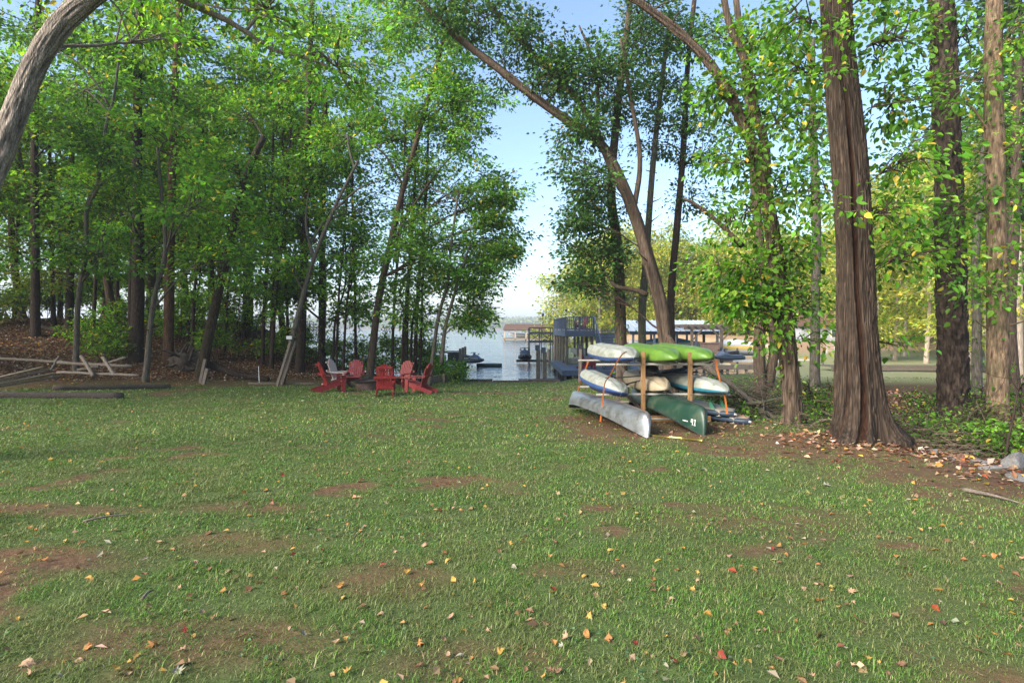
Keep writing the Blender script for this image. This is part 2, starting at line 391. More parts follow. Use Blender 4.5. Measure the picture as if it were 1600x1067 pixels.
# ground: soil under the blades, red clay, leaf mould, far lawn (mask attribute: r grass, g litter, b far lawn and slope, sunlit tone put into the colour)
m, nt, b, out = newmat('ground')
at = nt.nodes.new('ShaderNodeAttribute'); at.attribute_name = 'col'
sp = nt.nodes.new('ShaderNodeSeparateColor'); nt.links.new(at.outputs['Color'], sp.inputs[0])
v = tex_coord(nt)
nA = noise_n(nt, v, 14, 8, 0.7); nB = noise_n(nt, v, 2.2, 5, 0.6); nC = noise_n(nt, v, 60, 5, 0.7)
clay = ramp(nt, nA, [(0.3, (0.055, 0.035, 0.022)), (0.55, (0.115, 0.070, 0.042)), (0.75, (0.20, 0.132, 0.085))])
clay = mixc(nt, ramp(nt, nB, [(0.42, (0, 0, 0)), (0.68, (0.75, 0.75, 0.75))]), clay, (0.150, 0.078, 0.042))
grassy = ramp(nt, nC, [(0.3, (0.036, 0.055, 0.016)), (0.55, (0.075, 0.115, 0.034)), (0.78, (0.15, 0.18, 0.065))])
grassy = mixc(nt, ramp(nt, nB, [(0.4, (0, 0, 0)), (0.7, (0.6, 0.6, 0.6))]), grassy, (0.085, 0.095, 0.040))
lit = ramp(nt, nC, [(0.28, (0.022, 0.014, 0.010)), (0.5, (0.075, 0.044, 0.028)), (0.75, (0.20, 0.125, 0.08))])
c1 = mixc(nt, sp.outputs[0], clay, grassy); c1 = mixc(nt, sp.outputs[1], c1, lit)
dry = mixc(nt, ramp(nt, nC, [(0.35, (0.55, 0.55, 0.55)), (0.7, (1, 1, 1))]), (0.05, 0.05, 0.03), ramp(nt, sp.outputs[2], [(0.5, (0.30, 0.31, 0.17)), (0.9, (0.40, 0.27, 0.17))]))  # paler far lawn and tan slope, sunlit brightness put into their colour
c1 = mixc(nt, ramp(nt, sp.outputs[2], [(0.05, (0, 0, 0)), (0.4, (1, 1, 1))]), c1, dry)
nt.links.new(c1, b.inputs['Base Color']); b.inputs['Roughness'].default_value = 0.95; b.inputs['Specular IOR Level'].default_value = 0.1
bump(nt, b, nA, 0.8, 0.03)
# wooded far shore
m, nt, b, out = newmat('far_woods')
at = nt.nodes.new('ShaderNodeAttribute'); at.attribute_name = 'col'
nt.links.new(at.outputs['Color'], b.inputs['Base Color']); b.inputs['Roughness'].default_value = 0.9
# ------------------------------------------------------------------ ground sheet, lake, far shore
def axis(breaks):
    out = [breaks[0][0]]
    for (a, st), (b_, _) in zip(breaks[:-1], breaks[1:]):
        n = max(1, int(round((b_-a)/st))); out += list(np.linspace(a, b_, n+1)[1:])
    return np.array(out)
gxs = axis([(-2600, 500), (-600, 100), (-100, 12), (-40, 1.0), (-16, 0.3), (-9, 0.14), (9.5, 0.3), (16, 0.8), (40, 10), (100, 100), (600, 500), (2600, 500)])
gys = axis([(-600, 100), (-100, 20), (-10, 2), (1.8, 0.10), (10, 0.16), (18, 0.3), (34, 0.8), (60, 3), (100, 20), (300, 100), (1000, 400), (3000, 500)])
gx, gy = np.meshgrid(gxs, gys, indexing='ij')
fx, fy = gx.reshape(-1), gy.reshape(-1)
fz = gz(fx, fy)
so, li = soil_mask(fx, fy), litter_mask(fx, fy)
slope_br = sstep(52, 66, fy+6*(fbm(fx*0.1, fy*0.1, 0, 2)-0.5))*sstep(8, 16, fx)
pale = 0.5*sstep(24, 32, fy)*sstep(12, 16, fx)  # far lawn mask: paler grass, colour raised to offset the trees' shade
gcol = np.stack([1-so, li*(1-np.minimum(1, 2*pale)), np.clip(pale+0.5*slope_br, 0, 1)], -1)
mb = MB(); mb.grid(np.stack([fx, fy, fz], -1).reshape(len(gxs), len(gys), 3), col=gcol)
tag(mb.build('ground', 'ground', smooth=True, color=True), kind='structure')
mb = MB(); ax_ = np.linspace(-2600, 2600, 14); ay_ = np.linspace(22, 3000, 14)
mb.grid(np.stack(np.meshgrid(ax_, ay_, [WATER_Z], indexing='ij'), -1).reshape(14, 14, 3))
tag(mb.build('lake', 'water'), kind='structure')
# far shore: a low ridge, its wood reads as one mass
mb = MB(); xs = np.linspace(-900, 900, 120); ys = np.linspace(860, 1150, 12)
X, Y = np.meshgrid(xs, ys, indexing='ij')
Z = -3+np.minimum((Y-856)*0.25, 4+(Y-870)*0.03)+3*fbm(X*0.01, Y*0.01, 0, 4)
mb.grid(np.stack([X, Y, Z], -1), col=(0.16, 0.13, 0.10))
tag(mb.build('far_shore', 'far_woods', smooth=True, color=True), kind='structure')

# ------------------------------------------------------------------ leaves and trees
def unit(v): return v/(np.linalg.norm(v, axis=-1, keepdims=True)+1e-9)
PAL = {
 'green': ([(0.088, 0.205, 0.030), (0.125, 0.265, 0.038), (0.058, 0.145, 0.026), (0.19, 0.32, 0.042), (0.46, 0.36, 0.05)], [0.36, 0.32, 0.2, 0.11, 0.012]),
 'bright': ([(0.095, 0.225, 0.020), (0.14, 0.29, 0.026), (0.058, 0.15, 0.020), (0.21, 0.33, 0.034), (0.58, 0.40, 0.06)], [0.36, 0.32, 0.18, 0.11, 0.03]),
 'deep': ([(0.045, 0.105, 0.030), (0.062, 0.14, 0.036), (0.085, 0.17, 0.045), (0.16, 0.13, 0.04)], [0.4, 0.35, 0.22, 0.03]),
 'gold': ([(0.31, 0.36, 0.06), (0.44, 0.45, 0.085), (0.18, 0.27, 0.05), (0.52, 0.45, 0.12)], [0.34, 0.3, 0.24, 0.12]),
 'lime': ([(0.115, 0.255, 0.030), (0.155, 0.32, 0.038), (0.075, 0.185, 0.026), (0.23, 0.37, 0.048), (0.50, 0.40, 0.06)], [0.34, 0.28, 0.22, 0.13, 0.03]),
 'pine': ([(0.040, 0.075, 0.030), (0.058, 0.10, 0.036), (0.10, 0.13, 0.045)], [0.4, 0.4, 0.2]),
 'olive': ([(0.11, 0.16, 0.04), (0.16, 0.21, 0.05), (0.075, 0.115, 0.03), (0.28, 0.24, 0.07)], [0.4, 0.3, 0.2, 0.1]),
}
def pick_cols(n, pal, rg, jit=0.22):
    cs, w = PAL[pal] if isinstance(pal, str) else pal
    cs = np.array(cs); w = np.array(w)/np.sum(w)
    c = cs[rg.choice(len(cs), n, p=w)]
    return np.clip(c*(1+jit*rg.normal(size=(n, 1)))*(1+0.08*rg.normal(size=(n, 3))), 0.004, 0.9)
def add_leaves(mb, pos, axis_, nrm, L, W, cols, fine=False):
    n = len(pos); L = np.broadcast_to(L, (n,))[:, None]; W = np.broadcast_to(W, (n,))[:, None]
    a = unit(axis_); s = unit(np.cross(a, nrm)); u = np.cross(s, a)
    if not fine:
        v = np.stack([pos, pos+a*L*0.42+s*W*0.5+u*W*0.12, pos+a*L-u*L*0.12, pos+a*L*0.42-s*W*0.5+u*W*0.12], 1)
        k = np.arange(n)[:, None]*4
        f = np.concatenate([k+np.array([[0, 1, 2]]), k+np.array([[0, 2, 3]])])
        mb.add(v.reshape(-1, 3), f, np.repeat(cols, 4, 0))
    else:
        v = np.stack([pos, pos+a*L*0.25+s*W*0.42+u*W*0.1, pos+a*L*0.62+s*W*0.40+u*W*0.06, pos+a*L-u*L*0.16,
                      pos+a*L*0.62-s*W*0.40+u*W*0.06, pos+a*L*0.25-s*W*0.42+u*W*0.1], 1)
        k = np.arange(n)[:, None]*6
        f = np.concatenate([k+np.array([t]) for t in ([0, 1, 2], [0, 2, 3], [0, 3, 4], [0, 4, 5])])
        mb.add(v.reshape(-1, 3), f, np.repeat(cols, 6, 0))

def crown(leafmb, woodmb, spine, ells, rg, leaf=0.14, lp=60, pal='green', fine=False, spread=0.45, flat=0.4, droop=0.25, mask=None, limb_r=0.05, wcol=(1, 1, 1), aspect=0.62):
    """spine: trunk points; ells: (centre, (rx, ry, rz), number of sprays). Limb to every ellipsoid, twig to every spray, leaves round the twigs."""
    spine = np.asarray(spine)
    A, B = [], []
    for c, r, n in ells:
        c = np.asarray(c, float); r = np.asarray(r, float)
        hd = np.hypot(spine[:, 0]-c[0], spine[:, 1]-c[1])
        i0 = max(1, len(spine)//6)
        sc = np.abs(spine[:, 2]-(c[2]-0.55*hd))[i0:]+0.35*hd[i0:]
        s = spine[i0+int(np.argmin(sc))]
        L = np.linalg.norm(c-s)
        mid = (s+c)/2+np.array([0, 0, 0.10*L])+rg.normal(size=3)*0.06*L
        far = c+(c-s)/max(L, 1e-6)*r.mean()*0.5+rg.normal(size=3)*0.1*r
        path = smooth_path([s, mid, c, far], 9)
        r0 = min(limb_r*(0.5+0.14*L), 0.16)
        woodmb.tube(path+np.vstack([np.zeros(3), rg.normal(size=(8, 3))*0.03*L/4]), np.linspace(r0, r0*0.22, 9), 5, caps=False, col=wcol)
        d = rg.normal(size=(n, 3)); d = unit(d)*(rg.random((n, 1))**0.45); b_ = c+d*r
        if mask is not None:
            px = 800+F*b_[:, 0]/b_[:, 1]; py = HOR-F*(b_[:, 2]-CZ)/b_[:, 1]
            b_ = b_[mask(px, py)]
        if len(b_) == 0: continue
        k = rg.integers(3, 9, len(b_))
        dist = np.linalg.norm(path[None]-b_[:, None], axis=2); near = np.argmin(dist+0.0, axis=1)
        k = np.maximum(1, np.minimum(near, k))
        a_ = path[k]
        A.append(a_); B.append(b_)
        for p, q in zip(a_, b_):
            m_ = (p+q)/2+rg.normal(size=3)*0.07*np.linalg.norm(q-p)+np.array([0, 0, 0.05])
            woodmb.tube(np.array([p, m_, q]), np.array([0.014, 0.010, 0.004])*(1+leaf*3), 3, caps=False, col=wcol)
    if not A: return
    A = np.vstack(A); B = np.vstack(B); n = len(A)
    nl = np.maximum(4, (lp*(0.6+0.8*rg.random(n))).astype(int))
    idx = np.repeat(np.arange(n), nl); N = len(idx)
    tw = unit(B-A)[idx]; ln = np.linalg.norm(B-A, axis=1)[idx]
    back = np.minimum(ln*0.6, spread*2.2)
    t = rg.random(N)**0.8
    lat = rg.normal(size=(N, 3)); lat[:, 2] *= flat
    pos = B[idx]-tw*(back*(1-t))[:, None]*0.9+tw*spread*0.4+lat*spread*(0.35+0.65*np.sin(t*2.6+0.4))[:, None]*0.8
    ax = unit(unit(lat)*1.0+tw*0.6+rg.normal(size=(N, 3))*0.35+np.array([0, 0, -droop])*(0.5+rg.random((N, 1))))
    nr = unit(np.array([0, 0, 1.0])+rg.normal(size=(N, 3))*0.62)
    tone = np.clip(1+0.30*rg.normal(size=n), 0.45, 1.8)
    cols = np.clip(pick_cols(N, pal, rg)*tone[idx][:, None], 0.004, 0.9)
    sz = leaf*(0.45+1.05*rg.random(N)**1.2)
    add_leaves(leafmb, pos, ax, nr, sz, sz*aspect*(0.85+0.3*rg.random(N)), cols, fine)

def bark_disp(seed, amp, fx=9.0, fz=1.2, flare=0.0, base_z=0.0, lobes=5, ph=0.0):
    def f(rr, a, pts):
        ca, sa = np.cos(a)[None, :]*rr, np.sin(a)[None, :]*rr
        n = fbm(ca*fx+seed, sa*fx, pts[:, 2][:, None]*fz, seed, 3)-0.5
        lump = noise3(np.cos(a)[None, :]*1.1+seed, np.sin(a)[None, :]*1.1, pts[:, 2][:, None]*0.7, seed+5)-0.5
        h = np.clip(pts[:, 2][:, None]-base_z, 0, 9)
        fl = flare*np.exp(-h/0.38)*(0.62+0.38*np.cos(lobes*a[None, :]+ph))
        f.tone = np.clip(0.95+2.3*n, 0.35, 1.7)  # recesses darkened in colour, for furrow tone and the shade soft sun leaves out
        return rr*(1+0.16*lump+fl)+n*amp
    return f

PXMASK_L = (np.array([-50, 0, 100, 150, 200, 300, 350, 400, 450, 500, 530]), np.array([700, 715, 745, 775, 790, 815, 838, 828, 785, 765, 752]))
def mask_left(px, py):
    lim = np.interp(py, *PXMASK_L)+14*np.sin(py*0.09)+22*(noise3(py*0.03, px*0.0, 0, 8)-0.5)
    return px < lim

def tree(name, label, pts, d, w0, w1, barkm, ells=(), limbs=(), pal='green', leaf=0.14, lp=60, fine=False, group=None, sides=10, rings=None, amp=0.012,
         flare=0.35, seed=1, mask=None, spread=0.45, flat=0.4, droop=0.25, dd=None, tint=(1, 1, 1), limb_r=0.05, base=None, bfx=9.0, bfz=1.2, aspect=0.62, vine=0, stubs=9):
    rg = np.random.default_rng(seed)
    bx = pts[0][0]
    b0 = np.array(base, float) if base is not None else G(bx, d)
    path = [b0-np.array([0, 0, 0.25]), b0]
    for q in pts[1:]:
        path.append(P(q[0], q[1], d+(q[2] if len(q) > 2 else 0.0)))
    path = np.array(path)
    L = np.sum(np.linalg.norm(np.diff(path, axis=0), axis=1))
    nr = rings or max(14, int(L/0.35))
    sp = smooth_path(path, nr)
    rad = np.interp(np.linspace(0, 1, nr), [0, 1], [w0/2/F*d, w1/2/F*d])
    root = thing(name, label, 'tree', b0, group)
    dsp = bark_disp(seed, amp, bfx, bfz, flare, b0[2], 4+seed % 3, seed)
    v_, q_, t_ = tube_geo(sp, rad, sides, True, dsp)
    tone = np.concatenate([dsp.tone.reshape(-1), [1, 1]])[:, None]*np.array(tint) if sides >= 24 else np.tile(np.array(tint, float), (len(v_), 1))
    wood = MB(); wood.add(v_, [q_, t_], tone)
    limb_paths = []
    for lb in limbs:
        lp_ = np.array([P(q[0], q[1], d+(q[2] if len(q) > 2 else 0.0)) for q in lb[0]])
        s2 = smooth_path(lp_, max(10, int(np.sum(np.linalg.norm(np.diff(lp_, axis=0), axis=1))/0.3)))
        wood.tube(s2, np.linspace(lb[1]/2/F*d, lb[2]/2/F*d, len(s2)), max(6, sides*2//3), col=tint, disp=bark_disp(seed+3, amp*0.7, bfx, bfz))
        limb_paths.append(s2)
    for k in range(stubs):
        i = int(rg.integers(nr//5, int(nr*0.9))); th = rg.random()*6.283; o_ = np.array([math.cos(th), math.sin(th), 0.15+0.5*rg.random()]); ln = (0.12+0.9*rg.random()**2)*(d/24)**0.5
        q0 = sp[i]; q1 = q0+unit(o_)*(rad[i]+ln*0.5)+rg.normal(size=3)*0.04; q2 = q0+unit(o_)*(rad[i]+ln)+rg.normal(size=3)*0.10*ln+np.array([0, 0, 0.1*ln])
        wood.tube(smooth_path([q0, q1, q2], 6), np.linspace(min(0.03, rad[i]*0.4), 0.006, 6), 5, col=np.array(tint)*0.8)
    lf = MB(); tw = MB()
    allsp = np.vstack([sp]+limb_paths) if limb_paths else sp
    E_ = []
    for e in ells:
        ed = d+(e[5] if len(e) > 5 else 0.0)
        k = ed/F
        E_.append((P(e[0], e[1], ed), (e[2]*k, e[6] if len(e) > 6 else max(e[2]*k*0.8, 0.7), e[3]*k), e[4]))
    if E_:
        crown(lf, wood, allsp, E_, rg, leaf, lp, pal, fine, spread, flat, droop, mask, limb_r, tint, aspect)
    if vine:
        i = rg.integers(nr//12, int(nr*0.75), vine); th = rg.random(vine)*6.283
        pos = sp[i]+np.stack([np.cos(th), np.sin(th), 0*th], -1)*(rad[i]+0.03)[:, None]+rg.normal(size=(vine, 3))*np.array([0.02, 0.02, 0.12])
        out = np.stack([np.cos(th), np.sin(th), -0.5+0*th], -1)+rg.normal(size=(vine, 3))*0.4
        add_leaves(lf, pos, out, np.stack([np.cos(th), np.sin(th), 0.6+0*th], -1)+rg.normal(size=(vine, 3))*0.4, 0.10, 0.075, pick_cols(vine, 'bright' if pal == 'bright' else 'green', rg), fine)
    wood.build('trunk', barkm, root, smooth=True, color=True)
    if lf.n: lf.build('crown', 'leaf', root, color=True)
    return root

# templates for the woods behind: built once, copied with their parts
def template(name, h, r, barkm, pal, leaf, nell, nspr, lp, seed, lo=0.35, wide=0.2, pine=False):
    rg = np.random.default_rng(seed)
    root = thing(name, 'x', 'tree')
    sp = smooth_path([(0, 0, -0.4), (0, 0, 0), (rg.normal()*0.02*h, rg.normal()*0.02*h, h*0.4), (rg.normal()*0.04*h, rg.normal()*0.04*h, h*0.98)], 24)
    wood = MB(); wood.tube(sp, np.linspace(r, r*0.18, 24), 9, disp=bark_disp(seed, 0.015, 7, 1.0, 0.35, 0))
    ells = []
    for k in range(nell):
        t = lo+(1-lo)*((k+0.5)/nell)
        a = k*2.4+rg.random()
        wr = wide*h*(1-0.65*abs(t-(lo+0.35*(1-lo)))/(1-lo))*(0.55 if pine else 1)
        q = sp[int(t*23)]
        ells.append((q+np.array([math.cos(a)*wr*0.62, math.sin(a)*wr*0.62, 0.02*h]), (wr*0.62, wr*0.62, h*0.055), nspr))
    lf = MB(); crown(lf, wood, sp, ells, rg, leaf, lp, pal, spread=leaf*3.0, flat=0.45, limb_r=0.05)
    wood.build('trunk', barkm, root, smooth=True, color=True); lf.build('crown', 'leaf', root, color=True)
    return root
PLACED = set()
def place(tm, x, y, sc, rz, label, group, tilt=(0, 0)):
    o = tm if tm.name not in PLACED else copy_thing(tm)
    PLACED.add(tm.name)
    o.location = (x, y, g1(x, y)-0.05); o.rotation_euler = (tilt[0], tilt[1], rz); o.scale = (sc, sc, sc)
    tag(o, label, 'tree', group)
    return o
# ------------------------------------------------------------------ the trees of the left wood
def auto_ells(xy, w, n, rows, rx=85, ry=42, jit=35, seed=0, ddr=2.5):
    rg = np.random.default_rng(seed); out = []
    ys = [q[1] for q in xy]; xs = [q[0] for q in xy]
    o = np.argsort(ys)
    for y in rows:
        x = np.interp(y, np.array(ys)[o], np.array(xs)[o])
        out.append((x+rg.normal()*jit, y+rg.normal()*14, rx*(0.8+0.5*rg.random()), ry*(0.8+0.5*rg.random()), n, rg.normal()*ddr*0.6, 2.2))
    return out
GL = 'trees of the wood on the left bank'
def ltree(label, pts, d, w0, w1, bk, rows, n=20, rx=85, ry=40, pal='green', leaf=0.165, lp=92, seed=1, limbs=(), jit=42, extra=(), **k):
    pts = [(pts[0][0], 560)]+list(pts[1:]); pal = ['green', 'lime', 'green', 'bright', 'lime'][seed % 5]; leaf = leaf*[1.0, 0.85, 1.15][seed % 3]; lp = int(lp*[1.0, 1.25, 0.8][seed % 3])
    w0 *= 0.84; w1 *= 0.84
    return tree('tree', label, pts, d, w0, w1, bk, auto_ells(pts, w0, n, rows, rx, ry, jit, seed)+list(extra), limbs, pal, leaf, lp, seed=seed, group=GL, mask=mask_left, **k)
ltree('straight dark trunk near the left edge, just right of the big leaning trunk', [(55,), (55, 400), (54, 250), (56, 120), (60, 0), (62, -80)], 28, 15, 9, 'bark_dark', [20, 110, 200, 290], 16, seed=11)
ltree('slim pale forked tree bending to the right behind the grey rail pile', [(118,), (122, 470), (134, 400), (136, 320), (152, 288), (165, 200), (178, 150), (187, 80)], 22, 10, 4, 'bark_grey', [60, 150, 230, 320, 400], 18, seed=12,
      limbs=[([(135, 330), (160, 285), (200, 268), (230, 258)], 6, 2), ([(172, 170), (150, 130), (118, 95), (90, 80)], 4, 1.5), ([(128, 440), (150, 400), (165, 350), (178, 330)], 5, 1.5)])
ltree('thick dark double trunk standing behind the slim speckled leaning one', [(213,), (216, 400), (214, 220), (216, 100), (220, -20)], 25.5, 23, 12, 'bark_dark', [30, 120, 210, 300, 380], 18, seed=13,
      limbs=[([(206, 552), (204, 470), (206, 380), (200, 260)], 10, 5)])
ltree('slim speckled trunk leaning right between two thick trunks', [(227,), (240, 470), (258, 395), (252, 300), (246, 230)], 22, 11, 5, 'bark_grey', [230, 320, 420], 14, seed=14, limbs=[([(254, 400), (275, 360), (300, 330)], 5, 2)])
ltree('straight reddish brown trunk with flared foot on the leaf bank', [(263,), (264, 470), (268, 300), (274, 120), (282, -10)], 26, 18, 10, 'bark_brown', [10, 90, 180, 270, 350], 18, seed=15, flare=0.8, tint=(1.25, 1.0, 0.85))
ltree('mossy dark trunk leaning right with a broken top', [(312,), (338, 470), (362, 360), (384, 275), (412, 214)], 24, 20, 11, 'bark_dark', [180, 260, 340], 16, seed=16,
      limbs=[([(335, 480), (352, 430), (366, 380)], 8, 3)], tint=(1.1, 1.15, 0.9))
ltree('straight mossy green trunk seen against the bright lake, left of the flood light', [(391,), (391, 420), (392, 300), (395, 150), (400, 0)], 34, 12, 8, 'bark_grey', [40, 130, 220, 310], 18, seed=17, tint=(0.75, 0.85, 0.6))
ltree('slender grey trunk leaning right over the leaning posts', [(440,), (468, 482), (490, 405), (524, 322), (560, 250)], 23, 11, 5, 'bark_grey', [240, 330, 400], 15, seed=18, limbs=[([(490, 405), (478, 350), (482, 300)], 6, 2), ([(520, 330), (560, 295), (600, 280)], 4, 1.5)])
ltree('straight black trunk right beside the slender leaning grey one', [(468,), (474, 450), (478, 320), (482, 150), (488, 0)], 28, 17, 9, 'bark_dark', [20, 110, 200, 290, 370], 18, seed=19, extra=[(560, 50, 80, 44, 28), (570, 130, 80, 40, 28), (530, 210, 70, 40, 22), (600, 190, 60, 36, 18)])
ltree('straight vine covered trunk behind the leftmost red chair', [(503,), (503, 450), (504, 330), (508, 160)], 29, 14, 8, 'bark_dark', [70, 160, 250, 340, 420], 18, seed=20, vine=180)
ltree('smooth brown trunk leaning right behind the fire pit chairs', [(577,), (590, 480), (606, 400), (626, 310), (655, 205), (678, 120), (700, 30), (715, -60)], 26, 15, 6, 'bark_brown', [150, 230, 310, 390], 20, seed=21,
      limbs=[([(606, 400), (640, 330), (700, 250), (745, 225)], 5, 2), ([(630, 290), (600, 240), (575, 225)], 4, 1.5)], extra=[(715, 215, 70, 36, 26), (745, 290, 60, 40, 26), (780, 350, 60, 40, 30), (730, 400, 55, 36, 22), (640, 40, 80, 40, 30), (720, 60, 60, 46, 26), (690, 120, 80, 40, 30), (740, 150, 60, 36, 26), (640, -10, 80, 40, 24), (790, 300, 40, 30, 16), (805, 395, 40, 26, 18)])
ltree('slim trunk with two stems bending right above the timber retaining wall', [(671,), (684, 500), (700, 440), (704, 390), (716, 300)], 25, 8, 4, 'bark_grey', [300, 380, 440], 14, rx=60, seed=22,
      limbs=[([(690, 568), (696, 510), (716, 440), (735, 380)], 7, 3)], extra=[(745, 440, 40, 30, 22), (760, 480, 28, 24, 18), (790, 400, 40, 26, 16), (735, 500, 26, 22, 14)])
for i, (x, top, lab) in enumerate([(627, 430, 'thin sapling behind the rightmost pair of red chairs, darkest of its row'), (641, 380, 'thin sapling with curved stem right of the leaning brown trunk'), (655, 400, 'thin straight sapling left of the two stemmed trunk'),
                              (536, 420, 'thin sapling rising behind the upright red chair left of the pit'), (520, 400, 'thin crooked sapling right of the vine covered trunk'), (420, 400, 'thin sapling right of the white stake'),
                              (350, 420, 'thin sapling just right of the broken topped leaning trunk'), (292, 430, 'thin sapling right of the reddish brown trunk'), (165, 400, 'thin sapling behind the grey rail pile')]):
    ltree(lab, [(x,), (x+4, 500), (x+12+8*math.sin(i*2), 440), (x+18, top-60)], 26+0.5*i, 5.5, 2.5, 'bark_dark', [top-30, top+40, 480], 9, rx=42, ry=26, seed=40+i, lp=55, jit=14)

for i, (x, d_, w, lean, lab) in enumerate([(22, 33, 7, 4, 'slim trunk farthest left behind the dark straight one'), (84, 31, 8, -3, 'slim trunk between the dark straight one and the pale forked one'), (108, 30, 14, 2, 'stout dark trunk behind the pale forked tree'), (145, 29, 7, 6, 'slim trunk right of the pale forked tree'), (185, 30, 8, -4, 'slim trunk left of the thick double trunk'),
                                      (300, 28, 6, 8, 'slim dark pole left of the mossy leaning trunk'), (336, 30, 7, -6, 'slim dark pole behind the mossy leaning trunk'), (410, 28, 7, 8, 'dark pole right of the mossy green trunk'), (424, 27.5, 8, 14, 'dark leaning pole left of the flood light'), (450, 30, 6, -4, 'thin pole between the flood light and the black trunk'), (525, 28, 5, 10, 'thin pole right of the vine covered trunk'), (556, 29, 6, -3, 'thin pole left of the leaning brown trunk'), (612, 27, 6, 10, 'thin pole right of the leaning brown trunk'), (633, 27.5, 9, 8, 'dark pole above the pair of chairs right of the pit'), (648, 28, 8, 10, 'second dark pole above the pair of chairs right of the pit')]):
    ltree(lab, [(x,), (x+lean*0.4, 470), (x+lean, 400), (x+lean*1.8, 300), (x+lean*2.2, 180)], d_, w, w*0.5, 'bark_dark', [180, 270, 350], 7, rx=50, ry=26, seed=80+i, lp=60, jit=16)

# near tree at the left edge: flaky bark, leaning over the lawn
tree('tree', 'big near trunk with flaky bark leaning in across the top left corner', [(-190, 900), (-120, 560, 0.1), (-45, 345), (0, 240), (45, 122), (85, 52), (130, 6), (205, -45), (300, -90, 0.5)], 7.4, 40, 26, 'bark_flaky',
     [(120, -40, 160, 60, 24, 1.0, 2.0), (420, 20, 130, 50, 26, 1.5, 1.6), (520, 100, 90, 40, 22, 1.5, 1.4), (300, -60, 120, 60, 24, 0.5, 1.5), (250, 60, 90, 36, 14, 2.5, 1.4)],
     [([(300, -80, 0.5), (268, -8, 0.7), (330, 18, 1.0), (392, 54, 1.2), (430, 80, 1.4), (480, 90, 1.5), (530, 112, 1.5), (560, 130, 1.5)], 13, 3), ([(384, 48, 1.2), (410, 20, 1.2), (440, 5, 1.3)], 6, 2)],
     pal='lime', leaf=0.085, lp=52, seed=51, sides=130, rings=300, amp=0.035, bfx=42, bfz=5.0, fine=True, mask=lambda px, py: (px < 640), limb_r=0.03)

# ------------------------------------------------------------------ the trees on the right
tree('tree', 'tall leaning tree arching left over the lawn from behind the boat rack', [(1050, 600), (1036, 500), (1012, 400), (986, 320), (956, 252), (930, 217), (872, 178), (820, 140), (770, 100), (712, 56), (672, 16), (636, -16)], 18, 24, 8, 'bark_brown',
     [(770, 20, 60, 36, 26), (825, 60, 40, 40, 26), (690, 20, 60, 40, 22), (740, 65, 50, 30, 10, 1.5), (800, 110, 44, 26, 9, 1.5), (850, 120, 36, 36, 18), (880, 110, 40, 46, 32), (905, 200, 50, 40, 34), (880, 250, 26, 30, 10), (935, 120, 50, 60, 36), (930, 290, 55, 40, 34), (900, 345, 34, 30, 20), (920, 400, 45, 36, 24), (895, 440, 26, 14, 8)],
     [([(986, 320), (958, 268), (930, 200), (905, 160), (862, 112), (802, 52), (756, -6)], 13, 6), ([(930, 200), (935, 150), (925, 90), (905, 40)], 7, 3), ([(990, 330), (1000, 250), (985, 150), (970, 60)], 9, 4),
      ([(1040, 520), (1062, 555, -0.8), (1072, 570, -1.0)], 11, 9), ([(1012, 460), (990, 452), (965, 448), (955, 440)], 8, 5)],
     pal='deep', leaf=0.125, lp=62, seed=61, sides=28, rings=90, amp=0.03, bfx=14, flare=0.35, limb_r=0.035)
tree('tree', 'upright trunk wrapped in vines directly behind the boat rack', [(972, 600), (969, 480), (964, 380), (955, 300), (962, 200), (975, 90), (985, 0)], 19.5, 20, 9, 'bark_brown',
     [(960, 150, 50, 50, 26), (990, 70, 55, 40, 26), (1010, 20, 60, 40, 26), (935, 330, 40, 40, 22), (930, 440, 36, 26, 16), (950, 400, 40, 24, 14)], pal='deep', leaf=0.125, lp=62, seed=62, sides=18, vine=420, limb_r=0.03)
tree('tree', 'slim straight stem between the vine wrapped trunk and the arching tree', [(1006, 600), (1003, 500), (1010, 400), (1020, 260), (1034, 130), (1048, 20)], 20.5, 14, 6, 'bark_grey',
     [(1040, 60, 50, 40, 22), (1020, 160, 36, 50, 18), (1050, 130, 40, 30, 14)], pal='deep', leaf=0.125, lp=62, seed=63, vine=160)
tree('tree', 'dark trunk right behind the base of the arching tree', [(1052, 600), (1048, 480), (1058, 350), (1068, 230), (1074, 110), (1085, 0)], 21, 14, 7, 'bark_dark',
     [(1080, 60, 50, 40, 22), (1065, 180, 36, 50, 18), (1100, 240, 40, 40, 18), (1080, 310, 36, 30, 12), (1030, 220, 40, 30, 12)], pal='deep', leaf=0.125, lp=62, seed=64)
GREEN_R = [(1120, 150, 40, 40, 16), (1170, 120, 50, 40, 20), (1200, 60, 60, 36, 20), (1230, 190, 46, 40, 18), (1150, 250, 50, 40, 20), (1230, 290, 46, 40, 20), (1160, 340, 50, 40, 22), (1240, 390, 46, 40, 20), (1130, 420, 40, 34, 16),
           (1180, 430, 50, 36, 22), (1160, 468, 46, 28, 18), (1220, 470, 46, 36, 16), (1135, 462, 36, 24, 12), (1265, 470, 36, 30, 9), (1265, 530, 30, 20, 4), (1190, 515, 30, 24, 6)]
tree('tree', 'leafy vine hung trunk bending left, between the boat rack and the big trunk', [(1239, 662), (1234, 580), (1226, 500), (1212, 400), (1195, 290), (1170, 212), (1130, 132), (1085, 72), (1005, 8), (950, -20)], 12.7, 29, 9, 'bark_brown',
     GREEN_R, [([(1195, 300), (1196, 230), (1180, 170), (1165, 100), (1140, 40), (1128, -20)], 15, 9), ([(1160, 385), (1120, 345), (1085, 318), (1068, 310)], 8, 4)],
     pal='bright', leaf=0.125, lp=28, seed=65, sides=90, rings=260, amp=0.06, bfx=24, bfz=3.0, fine=True, vine=260, spread=0.4, flat=0.6, droop=0.5, limb_r=0.025, aspect=0.7)
